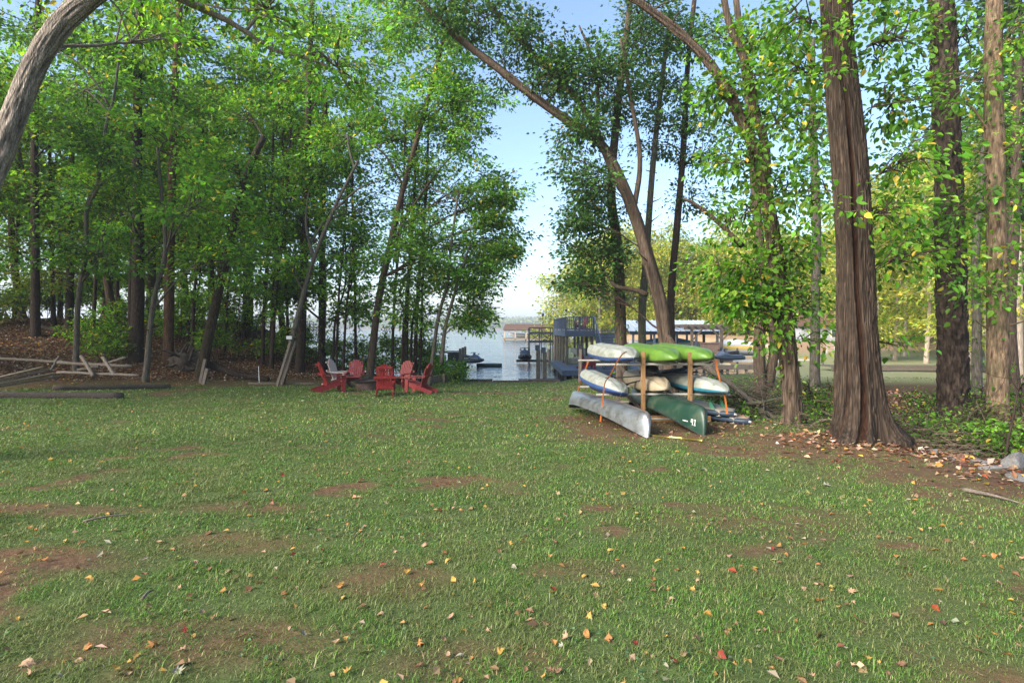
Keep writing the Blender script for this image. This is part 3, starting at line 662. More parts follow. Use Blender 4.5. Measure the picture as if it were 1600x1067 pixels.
tree('tree', 'double trunk with brown ivy behind the brush pile', [(1190, 610), (1186, 540), (1190, 440), (1180, 300), (1168, 150), (1150, 0)], 17.5, 18, 9, 'bark_brown',
     [(1160, 200, 50, 50, 16), (1130, 60, 60, 50, 18), (1210, 120, 50, 50, 16)], [([(1200, 608), (1210, 540), (1204, 480), (1215, 400)], 16, 9)], pal='green', leaf=0.14, lp=36, seed=66, sides=20, vine=160)
tree('tree', 'straight smooth grey trunk beyond the shrubs, left of the big trunk', [(1273, 570), (1274, 480), (1276, 350), (1270, 200), (1268, 60)], 23, 15, 10, 'bark_grey',
     [(1270, 160, 60, 50, 16), (1250, 60, 70, 50, 18), (1300, 260, 50, 40, 12)], pal='green', leaf=0.15, lp=40, seed=67, amp=0.004)
tree('pine_tree', 'tall pine with thick dark plated bark right of the big trunk', [(1492, 620), (1487, 500), (1482, 300), (1475, 100), (1468, -60), (1462, -200)], 14, 42, 30, 'bark_dark',
     [(1440, 160, 60, 50, 12), (1500, 60, 60, 50, 14), (1440, 20, 60, 40, 12), (1440, 380, 50, 40, 12), (1520, 330, 40, 40, 10)], pal='bright', leaf=0.125, lp=26, seed=68, sides=150, rings=340, amp=0.11, bfx=17, bfz=7.5, fine=True, flare=0.3, spread=0.4, flat=0.6, droop=0.4, limb_r=0.02, aspect=0.7)
tree('tree', 'tan barked trunk with ivy near the right edge', [(1560, 640), (1558, 500), (1556, 300), (1552, 100), (1556, -50)], 12.2, 29, 22, 'bark_tan',
     [(1510, 330, 40, 36, 10), (1580, 260, 36, 40, 10), (1520, 120, 50, 40, 12), (1585, 60, 40, 40, 10), (1530, 450, 34, 36, 9), (1580, 420, 30, 36, 7)], [([(1553, 215), (1535, 190), (1515, 165), (1490, 160)], 5, 2)],
     pal='lime', leaf=0.12, lp=26, seed=69, sides=64, rings=200, amp=0.02, bfx=30, bfz=7, fine=True, vine=110, spread=0.38, flat=0.6, droop=0.4, limb_r=0.02, aspect=0.7)
tree('tree', 'slender leafy trunk between the pine and the tan barked trunk', [(1527, 600), (1526, 500), (1524, 400), (1532, 300), (1545, 150)], 19, 14, 8, 'bark_grey', [(1540, 200, 50, 50, 14), (1510, 420, 40, 40, 12), (1560, 330, 40, 50, 12)], pal='bright', leaf=0.15, lp=34, seed=70, vine=120)
tree('tree', 'reddish trunk leaning slightly at the far right edge', [(1583, 600), (1578, 500), (1582, 400), (1588, 250), (1592, 80)], 22, 18, 12, 'bark_brown', [(1590, 200, 50, 50, 14), (1570, 100, 60, 50, 14)], pal='bright', leaf=0.15, lp=34, seed=71)

# the big trunk: bark ridges and the long rotten scar are modelled
def big_trunk():
    d = 10.3; root_p = G(1347, d)
    rows = [(1347, 690), (1341, 600), (1338, 500), (1336, 400), (1327, 250), (1312, 100), (1306, 0), (1300, -120), (1292, -330)]
    wd = [82, 74, 60, 57, 55, 50, 48, 46, 40]
    path = np.array([root_p-np.array([0, 0, 0.3]), root_p]+[P(x, y, d) for x, y in rows[1:]])
    n, sides = 430, 380
    sp = smooth_path(path, n); zq = sp[:, 2]
    rad = np.interp(zq, path[1:, 2], np.array(wd)/2/F*d)
    rg = np.random.default_rng(5)
    a = np.arange(sides)/sides*2*math.pi
    ca, sa = np.cos(a)[None, :], np.sin(a)[None, :]
    h = np.clip(zq-root_p[2], 0, 20)[:, None]
    R_ = rad[:, None]*np.ones(sides)
    # tube frame: u = +X, v = tangent x u = +Y (trunk upright), so the camera side is a = -90 degrees
    flare = 0.95*np.exp(-h/0.30)*(0.55+0.45*np.cos(3*a[None, :]+1.2)+0.25*np.cos(7*a[None, :]+0.4))
    R_ = 0.90*R_*(1+0.95*flare+0.06*(noise3(ca*1.3, sa*1.3, h*0.8, 4)-0.5))
    # long ridged plates
    u = a[None, :]*30.0+0.9*(fbm(ca*2, sa*2, h*0.9, 12, 3)-0.5)*6
    ridge = (0.35+0.65*sstep(0.36, 0.5, fbm(ca*7, sa*7, h*5.5, 31, 3)))*np.abs(((u/math.pi+0.25*np.sin(h*3.2+np.floor(u/math.pi)*2.1)) % 1)-0.5)*2
    brk = fbm(ca*16, sa*16, h*6.0, 8, 3)
    fine = fbm(ca*R_*55, sa*R_*55, h*9, 6, 3)
    scar_c = -math.pi/2-0.42+0.07*np.sin(h*1.3)+0.10*(noise3(h*1.1, 0*h, 0, 3)-0.5)-0.10*np.exp(-h/0.6)
    da = np.abs(((a[None, :]-scar_c+math.pi) % (2*math.pi))-math.pi)
    wsc = 0.13+0.07*(fbm(h*1.7+0*a[None, :], a[None, :]*2, 0, 15, 3)-0.4)-0.03*sstep(3.2, 6.5, h)
    scar = (1-sstep(wsc*0.6, wsc*1.15, da))*sstep(7.3, 5.0, h)
    lip = np.exp(-((da-wsc*1.5)/0.10)**2)*sstep(7.3, 5.0, h)
    sc2 = (1-sstep(0.05, 0.10, np.abs(((a[None, :]-(scar_c-0.62)+math.pi) % (2*math.pi))-math.pi)))*sstep(2.2, 0.8, h)
    R_ = R_+(0.019*(ridge-0.5)*(0.5+brk)+0.020*(fine-0.5))*(1-0.6*scar)-0.07*scar+0.022*lip-0.03*sc2+0.03*scar*(fbm(ca*20, sa*20, h*16, 3, 3)-0.5)
    def disp(rr, aa, pts): return R_
    col = np.ones((n, sides, 3))
    tone = 0.9*(0.42+1.15*ridge*brk*1.4)[..., None]  # furrows darker in colour, for bark tone and crevice shade alike
    col = col*tone*np.array([0.80, 0.80, 0.80])
    s_ = np.clip(scar+0.5*sc2, 0, 1)[..., None]
    col = col*(1-s_)+s_*np.array([0.36, 0.21, 0.15])*(0.2+1.3*fbm(ca*18, sa*18, h*8, 23, 3)[..., None])
    v, q, t = tube_geo(sp, rad, sides, True, disp)
    root = thing('tree', 'huge grey brown trunk with a long dark rotten scar, standing on bare clay', 'tree', root_p)
    mb = MB(); mb.add(v, [q, t], np.vstack([col.reshape(-1, 3), np.ones((2, 3))]))
    lf = MB()
    EL = [(1415, 60, 60, 50, 24, 0.6, 0.8), (1330, 40, 40, 40, 4, -0.9, 0.4), (1245, 110, 50, 50, 18, 1.0, 0.7), (1400, 160, 50, 40, 18, 0.6, 0.7), (1420, 250, 56, 40, 20), (1390, 330, 50, 36, 16), (1430, 400, 50, 34, 16), (1250, 30, 60, 40, 16),
          (1330, 330, 26, 34, 3, -0.9, 0.3), (1265, 200, 30, 40, 10, 0.8, 0.6), (1320, 90, 30, 30, 3, -0.9, 0.3), (1270, 300, 30, 40, 10, 0.8, 0.6), (1400, -30, 60, 40, 16, 0.9, 0.7), (1410, 540, 24, 8, 2, 0.4, 0.3)]
    E_ = []
    for e in EL:
        ed = d+(e[5] if len(e) > 5 else 0.0); k = ed/F
        E_.append((P(e[0], e[1], ed), (e[2]*k, e[6] if len(e) > 6 else 0.9, e[3]*k), e[4]))
    crown(lf, mb, sp, E_, rg, 0.12, 22, 'bright', True, 0.36, 0.6, 0.5, None, 0.02, (0.8, 0.8, 0.8), 0.66)
    mb.build('trunk', 'bark_brown', root, smooth=True, color=True); lf.build('crown', 'leaf', root, color=True)
big_trunk()

# ------------------------------------------------------------------ woods behind, from templates
rg = np.random.default_rng(99)
TL = [template('tree', 17, 0.20, 'bark_dark', 'green', 0.24, 13, 16, 46, 201, 0.22), template('tree', 19, 0.24, 'bark_brown', 'green', 0.24, 13, 16, 46, 202, 0.3),
      template('tree', 15, 0.16, 'bark_grey', 'bright', 0.24, 12, 15, 46, 203, 0.15, 0.24)]
TLG = template('tree', 16, 0.17, 'bark_grey', ([(0.20, 0.29, 0.04), (0.28, 0.33, 0.05), (0.13, 0.23, 0.03), (0.42, 0.35, 0.07)], [.35, .25, .3, .1]), 0.24, 12, 15, 46, 204, 0.12, 0.24)
LBL = 'tree standing deep in the wood behind the left bank'
lx = [(-34, 31), (-31, 36), (-27, 34), (-24, 40), (-21, 33), (-19, 36), (-30, 44), (-26, 46), (-38, 40), (-36, 50), (-22, 38), (-16, 34), (-13, 32.5), (-29, 28), (-33, 24), (-42, 34), (-45, 46), (-40, 56), (-50, 60), (-20.5, 29.5), (-25.5, 30.5), (-10.5, 31.2), (-31, 50), (-46, 26)]
for i, (x, y) in enumerate(lx):
    place(TL[i % 3] if i % 5 else TLG, x, y, 0.8+0.35*rg.random(), rg.random()*6.28, LBL, 'background trees of the left wood', (rg.normal()*0.03, rg.normal()*0.03))
# the same wood runs on beyond the picture's left edge and shades the lawn
for i, (x, y) in enumerate([(-17, 12), (-21, 15), (-26, 18), (-30, 13), (-36, 20)]):
    place(TL[i % 3], x, y, 0.95+0.3*rg.random(), rg.random()*6.28, 'tree of the wood running on beside the lawn', 'trees beside the lawn, left of the view')
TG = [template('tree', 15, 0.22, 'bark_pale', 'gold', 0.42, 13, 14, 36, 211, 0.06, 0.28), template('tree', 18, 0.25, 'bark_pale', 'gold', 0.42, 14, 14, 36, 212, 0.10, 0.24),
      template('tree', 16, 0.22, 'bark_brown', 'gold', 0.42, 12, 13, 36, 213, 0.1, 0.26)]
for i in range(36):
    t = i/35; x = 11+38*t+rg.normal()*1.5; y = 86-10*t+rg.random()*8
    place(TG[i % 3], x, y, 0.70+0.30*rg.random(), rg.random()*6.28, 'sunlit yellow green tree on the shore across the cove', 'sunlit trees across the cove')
TP = [template('pine_tree', 22, 0.22, 'bark_pale', 'pine', 0.36, 11, 10, 40, 221, 0.5, 0.14, True), template('tree', 18, 0.20, 'bark_pale', 'gold', 0.34, 12, 13, 38, 222, 0.2, 0.2), template('tree', 16, 0.18, 'bark_pale', 'gold', 0.34, 12, 13, 38, 223, 0.15, 0.24)]
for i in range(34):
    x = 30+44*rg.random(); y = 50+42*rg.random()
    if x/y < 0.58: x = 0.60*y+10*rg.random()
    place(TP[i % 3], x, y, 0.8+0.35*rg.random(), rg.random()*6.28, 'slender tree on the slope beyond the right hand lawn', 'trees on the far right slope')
for i, (px, d) in enumerate([(1330, 44), (1398, 46), (1415, 52), (1447, 42), (1468, 55), (1515, 40), (1545, 34), (1570, 30), (1592, 28), (1605, 36), (1640, 30), (1660, 26)]):
    x = (px-800)/F*d
    place(TP[(i+1) % 3], x, d, 0.7+0.3*rg.random(), rg.random()*6.28, 'pale trunked tree on the lawn beyond the ditch', 'trees on the right hand lawn')
# far shore wood, one mass
n = 26000
x = rg.uniform(-700, 500, n); y = 868+rg.random(n)**1.5*200
top = 9+6*fbm(x*0.03, y*0.02, 0, 6)+4*noise3(x*0.16, y*0.1, 0, 2)
z = -1+(y-868)*0.05+top*rg.random(n)**0.6
mb = MB()
add_leaves(mb, np.stack([x, y, z], -1), rg.normal(size=(n, 3))*np.array([1, .5, .4]), rg.normal(size=(n, 3))*0.6+np.array([0, -.5, .8]), 3.6, 3.0, pick_cols(n, 'olive', rg, 0.3)*0.9)
tag(mb.build('far_woods', 'far_woods', color=True), 'distant wooded shore across the lake', 'woods', kind='stuff')
# ------------------------------------------------------------------ red chairs round the fire pit
def make_chair(mat):
    t = thing('adirondack_chair', 'x', 'chair')
    for s in (-1, 1):
        MB().beam((s*0.27, -0.40, 0.335), (s*0.27, 0.62, 0.035), 0.028, 0.14).build('side_rail', mat, t, world=False)
        MB().beam((s*0.302, -0.37, 0.0), (s*0.302, -0.35, 0.552), 0.03, 0.125, up=(0, 1, 0)).build('front_leg', mat, t, world=False)
        b = MB(); b.beam((s*0.325, -0.47, 0.57), (s*0.325, -0.10, 0.57), 0.15, 0.026); b.beam((s*0.325, -0.10, 0.57), (s*0.29, 0.34, 0.57), 0.15, 0.026, taper=0.6)
        b.build('arm', mat, t, world=False)
    for k in range(5):
        y = -0.38+k*0.125; z = 0.425-k*0.0368
        MB().box((0, y, z), (0.56, 0.105, 0.022), m=Matrix.Rotation(R(-16), 3, 'X')).build('seat_slat', mat, t, world=False)
    for k in range(7):
        q = k-3; ln = 0.84-0.019*q*q
        p0 = np.array((q*0.066, 0.16, 0.27)); a = unit(np.array((q*0.022, 0.33, 0.94)))
        MB().beam(p0, p0+a*ln, 0.052, 0.02, up=(0, -1, 0.35), taper=1.30).build('back_slat', mat, t, world=False)
    for y, z, w in ((0.37, 0.62, 0.70), (0.46, 0.95, 0.52), (0.20, 0.26, 0.56)):
        MB().box((0, y, z), (w, 0.028, 0.07), m=Matrix.Rotation(R(-19), 3, 'X')).build('cross_rail', mat, t, world=False)
    return t
pit_p = GP(573, 608)
chair = make_chair('paint_red'); CH0 = [True]
chairs = [(517, 611, 'red slatted armchair at the left end of the ring, its back turned to the wood', 20, 0), (531, 603, 'faded pale pink slatted armchair half hidden behind a red one', 12, 1),
          (554, 605, 'red slatted armchair left of the fire pit, facing the camera', 0, 0), (602, 617, 'red slatted armchair with its back to the camera, in front of the fire pit', 0, 0),
          (628, 605, 'red slatted armchair half hidden behind the one turned away', 0, 0), (655, 613, 'red slatted armchair seen from the side at the right end of the ring', 0, 0)]
face = [(0.85, 0.55), (1, -0.25), (0.12, -1), (-0.16, 1), (-0.45, -1), (-1, 0.30)]
faded = None
for (px, py, lab, _, pale), (fx_, fy_) in zip(chairs, face):
    if pale: o = make_chair('paint_faded')
    else:
        o = chair if CH0[0] else copy_thing(chair); CH0[0] = False
    p = GP(px, py); o.location = (p[0], p[1], p[2]); o.rotation_euler = (0, 0, math.atan2(fx_, -fy_)); o.scale = (1.02, 1.02, 1.02)
    tag(o, lab, 'chair', 'slatted armchairs round the fire pit')
# fire pit
t = thing('fire_pit', 'round rusty steel fire pit with a black mesh lid between the red chairs', 'fire pit', pit_p)
def ring(mb, c, prof, n=36, col=None):
    a = np.arange(n)/n*2*math.pi
    g = np.array([[(c[0]+r*math.cos(x), c[1]+r*math.sin(x), c[2]+z) for r, z in prof] for x in a]); mb.grid(g, True, col)
b = MB(); ring(b, pit_p, [(0.40, 0), (0.43, 0.30), (0.40, 0.30), (0.36, 0.06), (0.0, 0.06)]); b.build('bowl', 'steel_rust', t, smooth=False)
b = MB(); ring(b, pit_p, [(0.42, 0.302), (0.52, 0.31), (0.525, 0.335), (0.44, 0.345), (0.42, 0.302)]); b.build('rim', 'black', t)
b = MB()
for k in range(20):
    a = k/20*2*math.pi
    b.tube(np.array([pit_p+np.array((math.cos(a)*r, math.sin(a)*r, 0.335+0.20*(1-(r/0.43)**2)**0.7)) for r in np.linspace(0.43, 0.02, 8)]), 0.004, 4, caps=False)
for r in np.linspace(0.08, 0.42, 9):
    b.tube(np.array([pit_p+np.array((math.cos(a)*r, math.sin(a)*r, 0.335+0.20*(1-(min(r, .43)/0.43)**2)**0.7)) for a in np.linspace(0, 2*math.pi, 25)]), 0.004, 4, caps=False)
lid = b.build('mesh_lid', 'black', t)
MB().tube([pit_p+np.array((0, 0, 0.53)), pit_p+np.array((0, 0, 0.58))], 0.02, 8).build('handle', 'black', lid, world=False).location = (-pit_p[0], -pit_p[1], -pit_p[2])

# ------------------------------------------------------------------ boat rack
FY, BY = 13.1, 16.4      # front and back posts
rk = thing('boat_rack', 'timber rack with pale arms holding kayaks in three tiers, right of the lawn', 'rack', (3.6, FY, g1(3.6, FY)))
for x, y, top in ((3.02, FY, 1.16), (4.10, FY, 1.14), (3.06, BY, 0.70), (4.29, BY, 0.72)):
    z0 = g1(x, y)-0.1
    MB().beam((x, y, z0), (x, y, top), 0.092, 0.092, up=(0, 1, 0), chamfer=0.08).build('post', 'wood_treated' if y == FY else 'wood_old', rk)
for z, y, x0, x1 in ((0.865, FY+0.068, 1.95, 5.05), (0.17, FY+0.068, 1.95, 5.05), (-0.40, FY+0.068, 2.6, 4.4), (0.78, BY-0.07, 1.90, 5.1), (0.02, BY-0.07, 1.90, 5.2), (-0.42, BY-0.07, 2.4, 4.9)):
    MB().tube([(x0, y, z-0.012), ((x0+x1)/2, y, z), (x1, y, z-0.008)], 0.028, 10).build('arm', 'pvc', rk)
MB().beam((3.02, FY+0.15, -0.22), (3.06, BY-0.10, 0.05), 0.04, 0.09).build('brace', 'wood_old', rk)
MB().beam((4.10, FY+0.15, -0.22), (4.29, BY-0.10, 0.05), 0.04, 0.09).build('brace', 'wood_old', rk)
MB().beam((3.06, BY-0.12, 0.62), (3.45, BY-0.12, 0.20), 0.04, 0.09).build('brace', 'wood_old', rk)
MB().beam((3.0, FY+0.1, g1(3, FY)+0.06), (4.6, FY+0.1, g1(4.5, FY)+0.06), 0.09, 0.14).build('sill_beam', 'wood_treated', rk)
for (x, y, z) in ((3.02, FY-0.048, 1.0), (3.02, FY-0.048, 0.86), (3.02, FY-0.048, 0.17), (4.10, FY-0.048, 0.86), (4.10, FY-0.048, 0.17)):
    MB().tube([(x, y, z), (x, y-0.012, z)], 0.012, 8).build('bolt', 'metal_dark', rk)

def canoe_grid(L, B, D, tip):
    s = np.linspace(-1, 1, 61); u = np.sign(s)*(1-(1-np.abs(s))**1.7); v = np.linspace(-1, 1, 23)
    U, V = np.meshgrid(u, v, indexing='ij'); au = np.abs(U)
    b = B/2*(1-au**2.3)**0.8+0.012
    zg = tip*(1-au**2.4); e = np.clip((au-0.90)/0.10, 0, 1)
    zk = tip+D-0.05*au**2; zk = zk-(zk-0.02)*(1-np.sqrt(np.clip(1-e*e, 0, 1)))
    an = V*math.pi/2
    y = b*np.sign(np.sin(an))*np.abs(np.sin(an))**0.8
    z = zg+(zk-zg)*np.abs(np.cos(an))**0.62
    return np.stack([U*L/2, y, z], -1)
def put(o, near, far, z, roll=0.0, pitch=0.0):
    """near and far (x, y) of the two ends; local +x points to the near end"""
    c = (np.array(near)+np.array(far))/2; d_ = np.array(near)-np.array(far)
    o.location = (c[0], c[1], z); o.rotation_euler = (roll, pitch, math.atan2(d_[1], d_[0])); return o
def canoe(label, mat, near, far, z, roll, pitch, tip=0.20, mark=False, D=0.33):
    t = thing('canoe', label, 'canoe')
    L = math.hypot(near[0]-far[0], near[1]-far[1]); g = canoe_grid(L, 0.90, D, tip)
    b = MB(); b.grid(g); b.grid(g[:, ::-1]*np.array([0.995, 0.985, 1])-np.array([0, 0, 0.008])); h = b.build('hull', mat, t, smooth=True, world=False)
    for k in (0, -1):
        MB().tube(g[:, k]+np.array([0, 0, 0.006]), 0.014, 6).build('gunwale', 'alloy' if mat == 'alloy' else 'black', t, smooth=True, world=False)
    b = MB(); m = g.shape[1]//2; b.tube(g[3:-3, m]+np.array([0, 0, 0.001]), 0.008, 5); b.build('keel_strip', 'black' if mat != 'alloy' else 'steel_rust', t, smooth=True, world=False)
    for q in (-0.35, 0.05, 0.4):
        MB().beam((q*L/2, -0.40, tip*(1-abs(q)**2.4)-0.005), (q*L/2, 0.40, tip*(1-abs(q)**2.4)-0.005), 0.06, 0.02).build('thwart', 'wood_old', t, world=False)
    if mark:   # white number plate marks near the bow, on the side towards the viewer
        return t, g, L
    put(t, near, far, z, roll, pitch)
    return t
canoe('dented silver aluminium canoe lying upside down on the ground, left of the front post', 'alloy', (2.60, 10.85), (1.60, 15.5), g1(2.1, 13)+0.02, R(-9), R(-0.8), tip=0.22, D=0.30)
res = canoe('dark green canoe lying upside down with white marks near its bow, under the rack', 'canoe_green', (3.74, 11.05), (3.30, 15.7), 0, 0, 0, tip=0.26, mark=True, D=0.34)
gt, gg, gL = res
put(gt, (3.74, 11.05), (3.30, 15.7), g1(3.3, 13.2)+0.02, R(-6), R(-0.5))
# white lettering blocks: a short bar, then a pair of numerals, built as thin decals on the hull side
def decal(rects, name):
    b = MB()
    gs = gg[:, :gg.shape[1]//2+1]           # side with negative y; local +x end is the bow
    for x0, x1, z0, z1 in rects:
        pts = []
        for xx, zz in ((x0, z0), (x1, z0), (x1, z1), (x0, z1)):
            i = int(np.argmin(np.abs(gs[:, 0, 0]-xx))); col = gs[i]
            if col[0, 0] != xx:
                j = i+1 if col[0, 0] < xx and i+1 < len(gs) else i-1
                w = (xx-gs[i, 0, 0])/(gs[j, 0, 0]-gs[i, 0, 0]+1e-9); col = gs[i]*(1-w)+gs[j]*w
            y = np.interp(zz, col[:, 2], col[:, 1]); pts.append((xx, y-0.008, zz))
        b.add(pts, np.array([(0, 1, 2, 3)]))
    b.build(name, 'white', gt, world=False)
def digit9(x, s=1):
    w, h, q = 0.055, 0.12, 0.016; z = 0.17
    return [(x, x+w, z+h-q, z+h), (x, x+q, z+h/2, z+h), (x+w-q, x+w, z, z+h), (x, x+w, z+h/2-q/2, z+h/2+q/2)]
def digit1(x):
    z = 0.17; return [(x+0.02, x+0.036, z, z+0.12), (x+0.005, x+0.05, z, z+0.014), (x+0.005, x+0.02, z+0.10, z+0.12)]
decal(digit9(gL/2-0.30)+digit1(gL/2-0.225), 'numerals'); decal([(gL/2-0.52, gL/2-0.38, 0.215, 0.235)], 'lettering')

def kayak(label, hullm, deckm, near, far, z, roll=0.0, pitch=0.0, B=0.76, D=0.27, blunt=3.2):
    t = thing('kayak', label, 'kayak')
    L = math.hypot(near[0]-far[0], near[1]-far[1])
    s = np.linspace(-1, 1, 45); u = np.sign(s)*(1-(1-np.abs(s))**1.6); v = np.linspace(-1, 1, 25)
    U, V = np.meshgrid(u, v, indexing='ij'); au = np.abs(U)
    b_ = B/2*np.clip(1-au**blunt, 0, 1)**0.62+0.01
    zr = 0.12+0.05*au**2
    zk = zr+D*np.clip(1-au**5, 0, 1)**0.55*(1-0.12*au**2)
    an = V*math.pi/2
    y = b_*np.sign(np.sin(an))*np.abs(np.sin(an))**0.7
    zz = zr+(zk-zr)*np.abs(np.cos(an))**0.55
    chine = 0.022*np.exp(-((np.abs(V)-0.42)/0.07)**2)+0.03*np.exp(-(V/0.09)**2)-0.018*np.exp(-((np.abs(V)-0.22)/0.07)**2)
    zz = zz+chine*(1-au**4)
    g = np.stack([U*L/2, y, zz], -1)
    h = MB(); h.grid(g); h.build('hull', hullm, t, smooth=True, world=False)
    y2 = b_*1.012*np.sin(an)
    zd = zr-0.125*np.abs(np.cos(an))**0.8*np.clip(1-au**3, 0, 1)
    lipz = zr+0.035*np.abs(np.sin(an))**14
    h = MB(); h.grid(np.stack([U*L/2*1.006, y2, np.where(np.abs(V) > 0.99, zr+0.03, zd)], -1)[:, ::-1]); h.build('deck', deckm, t, smooth=True, world=False)
    a = np.linspace(0, 2*math.pi, 33)
    MB().tube(np.stack([0.05+0.52*np.cos(a), 0.24*np.sin(a), 0.005+0*a], -1), 0.018, 6).build('cockpit_rim', 'black', t, smooth=True, world=False)
    for q in (-1, 1):
        MB().tube([(q*(L/2-0.02), 0, 0.15), (q*(L/2+0.03), 0, 0.12), (q*(L/2+0.02), 0.03, 0.09)], 0.012, 6).build('handle', 'black', t, world=False)
    bb = MB(); i = 36; yy = -1
    # small maker's plate on the hull side near the bow
    if hullm == 'hull_white':
        pch = g[37:39, 5:7]; m_ = pch.mean((0, 1)); bb.grid(m_+(pch-m_)*np.array([1, 0.45, 0.45])+np.array([0, -0.008, 0.006])); bb.build('name_plate', 'black', t, world=False)
    put(t, near, far, z, roll, pitch)
    return t
A1, A2 = 0.885, 0.19
kayak('white kayak with blue deck upside down on the top tier, left of the front post', 'hull_white', 'deck_blue', (2.72, 12.75), (2.26, 15.75), A1-0.01, R(2), R(1.2))
kayak('lime green kayak upside down on the top tier between the two front posts', 'hull_lime', 'hull_lime', (3.62, 12.55), (3.16, 15.6), A1-0.01, 0, R(1.6))
kayak('lime green kayak upside down on the top tier, rightmost and partly behind a post', 'hull_lime', 'hull_lime', (4.44, 12.75), (3.92, 15.8), A1-0.01, R(-2), R(1.2))
kayak('white kayak with blue deck tilted on the middle tier above the silver canoe', 'hull_white', 'deck_blue', (2.36, 12.55), (1.98, 15.5), A2-0.03, R(-16), R(2.5))
kayak('tan kayak upside down on the middle tier between the two front posts', 'hull_tan', 'hull_tan', (3.46, 12.85), (3.26, 15.8), A2-0.02, R(3), R(1.6), B=0.70)
kayak('cream kayak with teal deck upside down on the middle tier, right side', 'hull_white', 'deck_teal', (4.68, 12.45), (3.95, 15.6), A2-0.02, R(-6), R(2))
def sup(label, topm, near, far, z, roll=0, pitch=0, fins=False):
    t = thing('paddle_board', label, 'paddle board'); L = math.hypot(near[0]-far[0], near[1]-far[1])
    u = np.sin(np.linspace(-1, 1, 41)*math.pi/2); a = np.linspace(0, 2*math.pi, 21)[:-1]
    rows = []
    for q in u:
        w = 0.40*(1-abs(q)**3.2)**0.6+0.004
        rows.append([(q*L/2, max(w-0.065, 0)*np.sign(math.cos(x))*min(1, abs(math.cos(x))*3)+0.065*math.cos(x)*min(1, w/0.065), 0.065+0.062*math.sin(x)) for x in a])
    g = np.array(rows).transpose(1, 0, 2)
    MB().grid(g, True).build('body', 'navy', t, smooth=True, world=False)
    v = np.linspace(-1, 1, 5); U, V = np.meshgrid(u[1:-1], v, indexing='ij'); W = 0.40*(1-np.abs(U)**3.2)**0.6-0.06
    b = MB(); b.grid(np.stack([U*L/2*0.985, V*np.clip(W, 0.005, 1), 0*U+0.1305], -1)); b.build('top_pad', topm, t, world=False)
    b = MB(); b.box((L/2-0.30, 0, 0.065), (0.13, 0.46, 0.134)); b.build('patch', 'board_tan', t, world=False)
    MB().tube([(L/2, 0, 0.07), (L/2+0.05, 0, 0.07)], 0.025, 8).build('valve', 'white', t, world=False)
    if fins:
        for x, y in ((L/2-0.75, 0), (L/2-0.55, 0.16), (L/2-0.55, -0.16)):
            b = MB(); pr = [(0.10, 0), (-0.08, 0), (-0.11, 0.10), (-0.06, 0.17), (0.0, 0.12)]
            v_ = [(x+px_, y+s*0.006, 0.128+pz) for s in (-1, 1) for px_, pz in pr]
            b.add(v_, [np.array([(0, 1, 2), (0, 2, 4), (2, 3, 4), (5, 7, 6), (5, 9, 7), (7, 9, 8)]), np.array([(i, (i+1) % 5, (i+1) % 5+5, i+5) for i in range(5)])]); b.build('fin', 'fin_green', t, world=False)
    put(t, near, far, z, roll, pitch); return t
sup('navy inflatable paddle board with green fins lying under the right arms, upper of two', 'board_tan', (5.05, 12.9), (3.85, 16.0), -0.40+0.12, R(3), R(1.5), True)
sup('navy paddle board with orange top lying under the finned one', 'board_orange', (5.30, 12.7), (4.1, 15.8), -0.43, R(2), R(1.0))
# straps
def strap(label, pts, w=0.034):
    q = smooth_path(np.array([P(*p) for p in pts]), 6*len(pts)); b = MB()
    tan = np.gradient(q, axis=0); side = unit(np.cross(tan, np.array([0, 1.0, 0.15]))); nr_ = unit(np.cross(side, tan))
    tw = np.sin(np.linspace(0, 3, len(q)))[:, None]*0.5; sd = unit(side*np.cos(tw)+nr_*np.sin(tw))*w/2
    ok = np.stack([q-sd+nr_*0.002, q+sd+nr_*0.002, q+sd-nr_*0.002, q-sd-nr_*0.002], 0); b.grid(ok, True)
    tag(b.build('tie_strap', 'strap', smooth=False), label, 'strap', 'orange straps on the boat rack')
strap('long orange strap running from the top white kayak down over the silver canoe', [(984, 550, 13.0), (975, 551, 12.85), (966, 562, 12.7), (953, 586, 12.6), (946, 596, 12.5), (943, 612, 12.4), (941, 632, 12.3), (938, 658, 12.25)])
strap('orange strap slanting down at the far left end of the rack', [(919, 564, 15.5), (912, 585, 15.4), (906, 600, 15.4), (901, 616, 15.3)], 0.04)
strap('orange strap hanging at the right end of the rack', [(1118, 562, 12.9), (1122, 582, 12.9), (1128, 606, 12.7), (1133, 622, 12.6), (1136, 646, 12.5)], 0.05)
strap('orange strap stretched level across the tops of the upper kayaks', [(966, 543, 15.0), (1000, 541.5, 14.8), (1040, 541, 14.6), (1080, 545, 14.2), (1112, 549, 13.9)], 0.035)
strap('short orange strap slanting behind the left front post near the ground', [(1009, 614, 13.35), (1003, 628, 13.4), (996, 644, 13.5)], 0.045)
# paddles stowed on the middle tier
def paddle(label, a, b_, mat='black', blade=0.16, name='paddle'):
    a = np.array(a, float); b_ = np.array(b_, float); t = thing(name, label, 'paddle', a)
    MB().tube([a, b_], 0.014, 7).build('shaft', mat, t)
    ax = unit(b_-a); sd = unit(np.cross(ax, (0, 0.3, 1)))
    for e, sg in ((a, -1), (b_, 1)):
        u = np.linspace(0, 1, 9); W = blade/2*np.sin(np.clip(u*1.05, 0, 1)*math.pi)**0.6+0.012
        q = e[None]+ax*sg*(u*0.42-0.02)[:, None]; nn = np.cross(ax, sd)
        g = np.stack([q-sd*W[:, None], q+nn*0.02, q+sd*W[:, None]], 0); gb = MB(); gb.grid(g); gb.grid(g[::-1]-nn*0.006); gb.build('blade', mat, t)
paddle('black kayak paddle laid level across the middle tier, lowest of the bundle', P(958, 590, 13.4), P(1066, 582, 13.6))
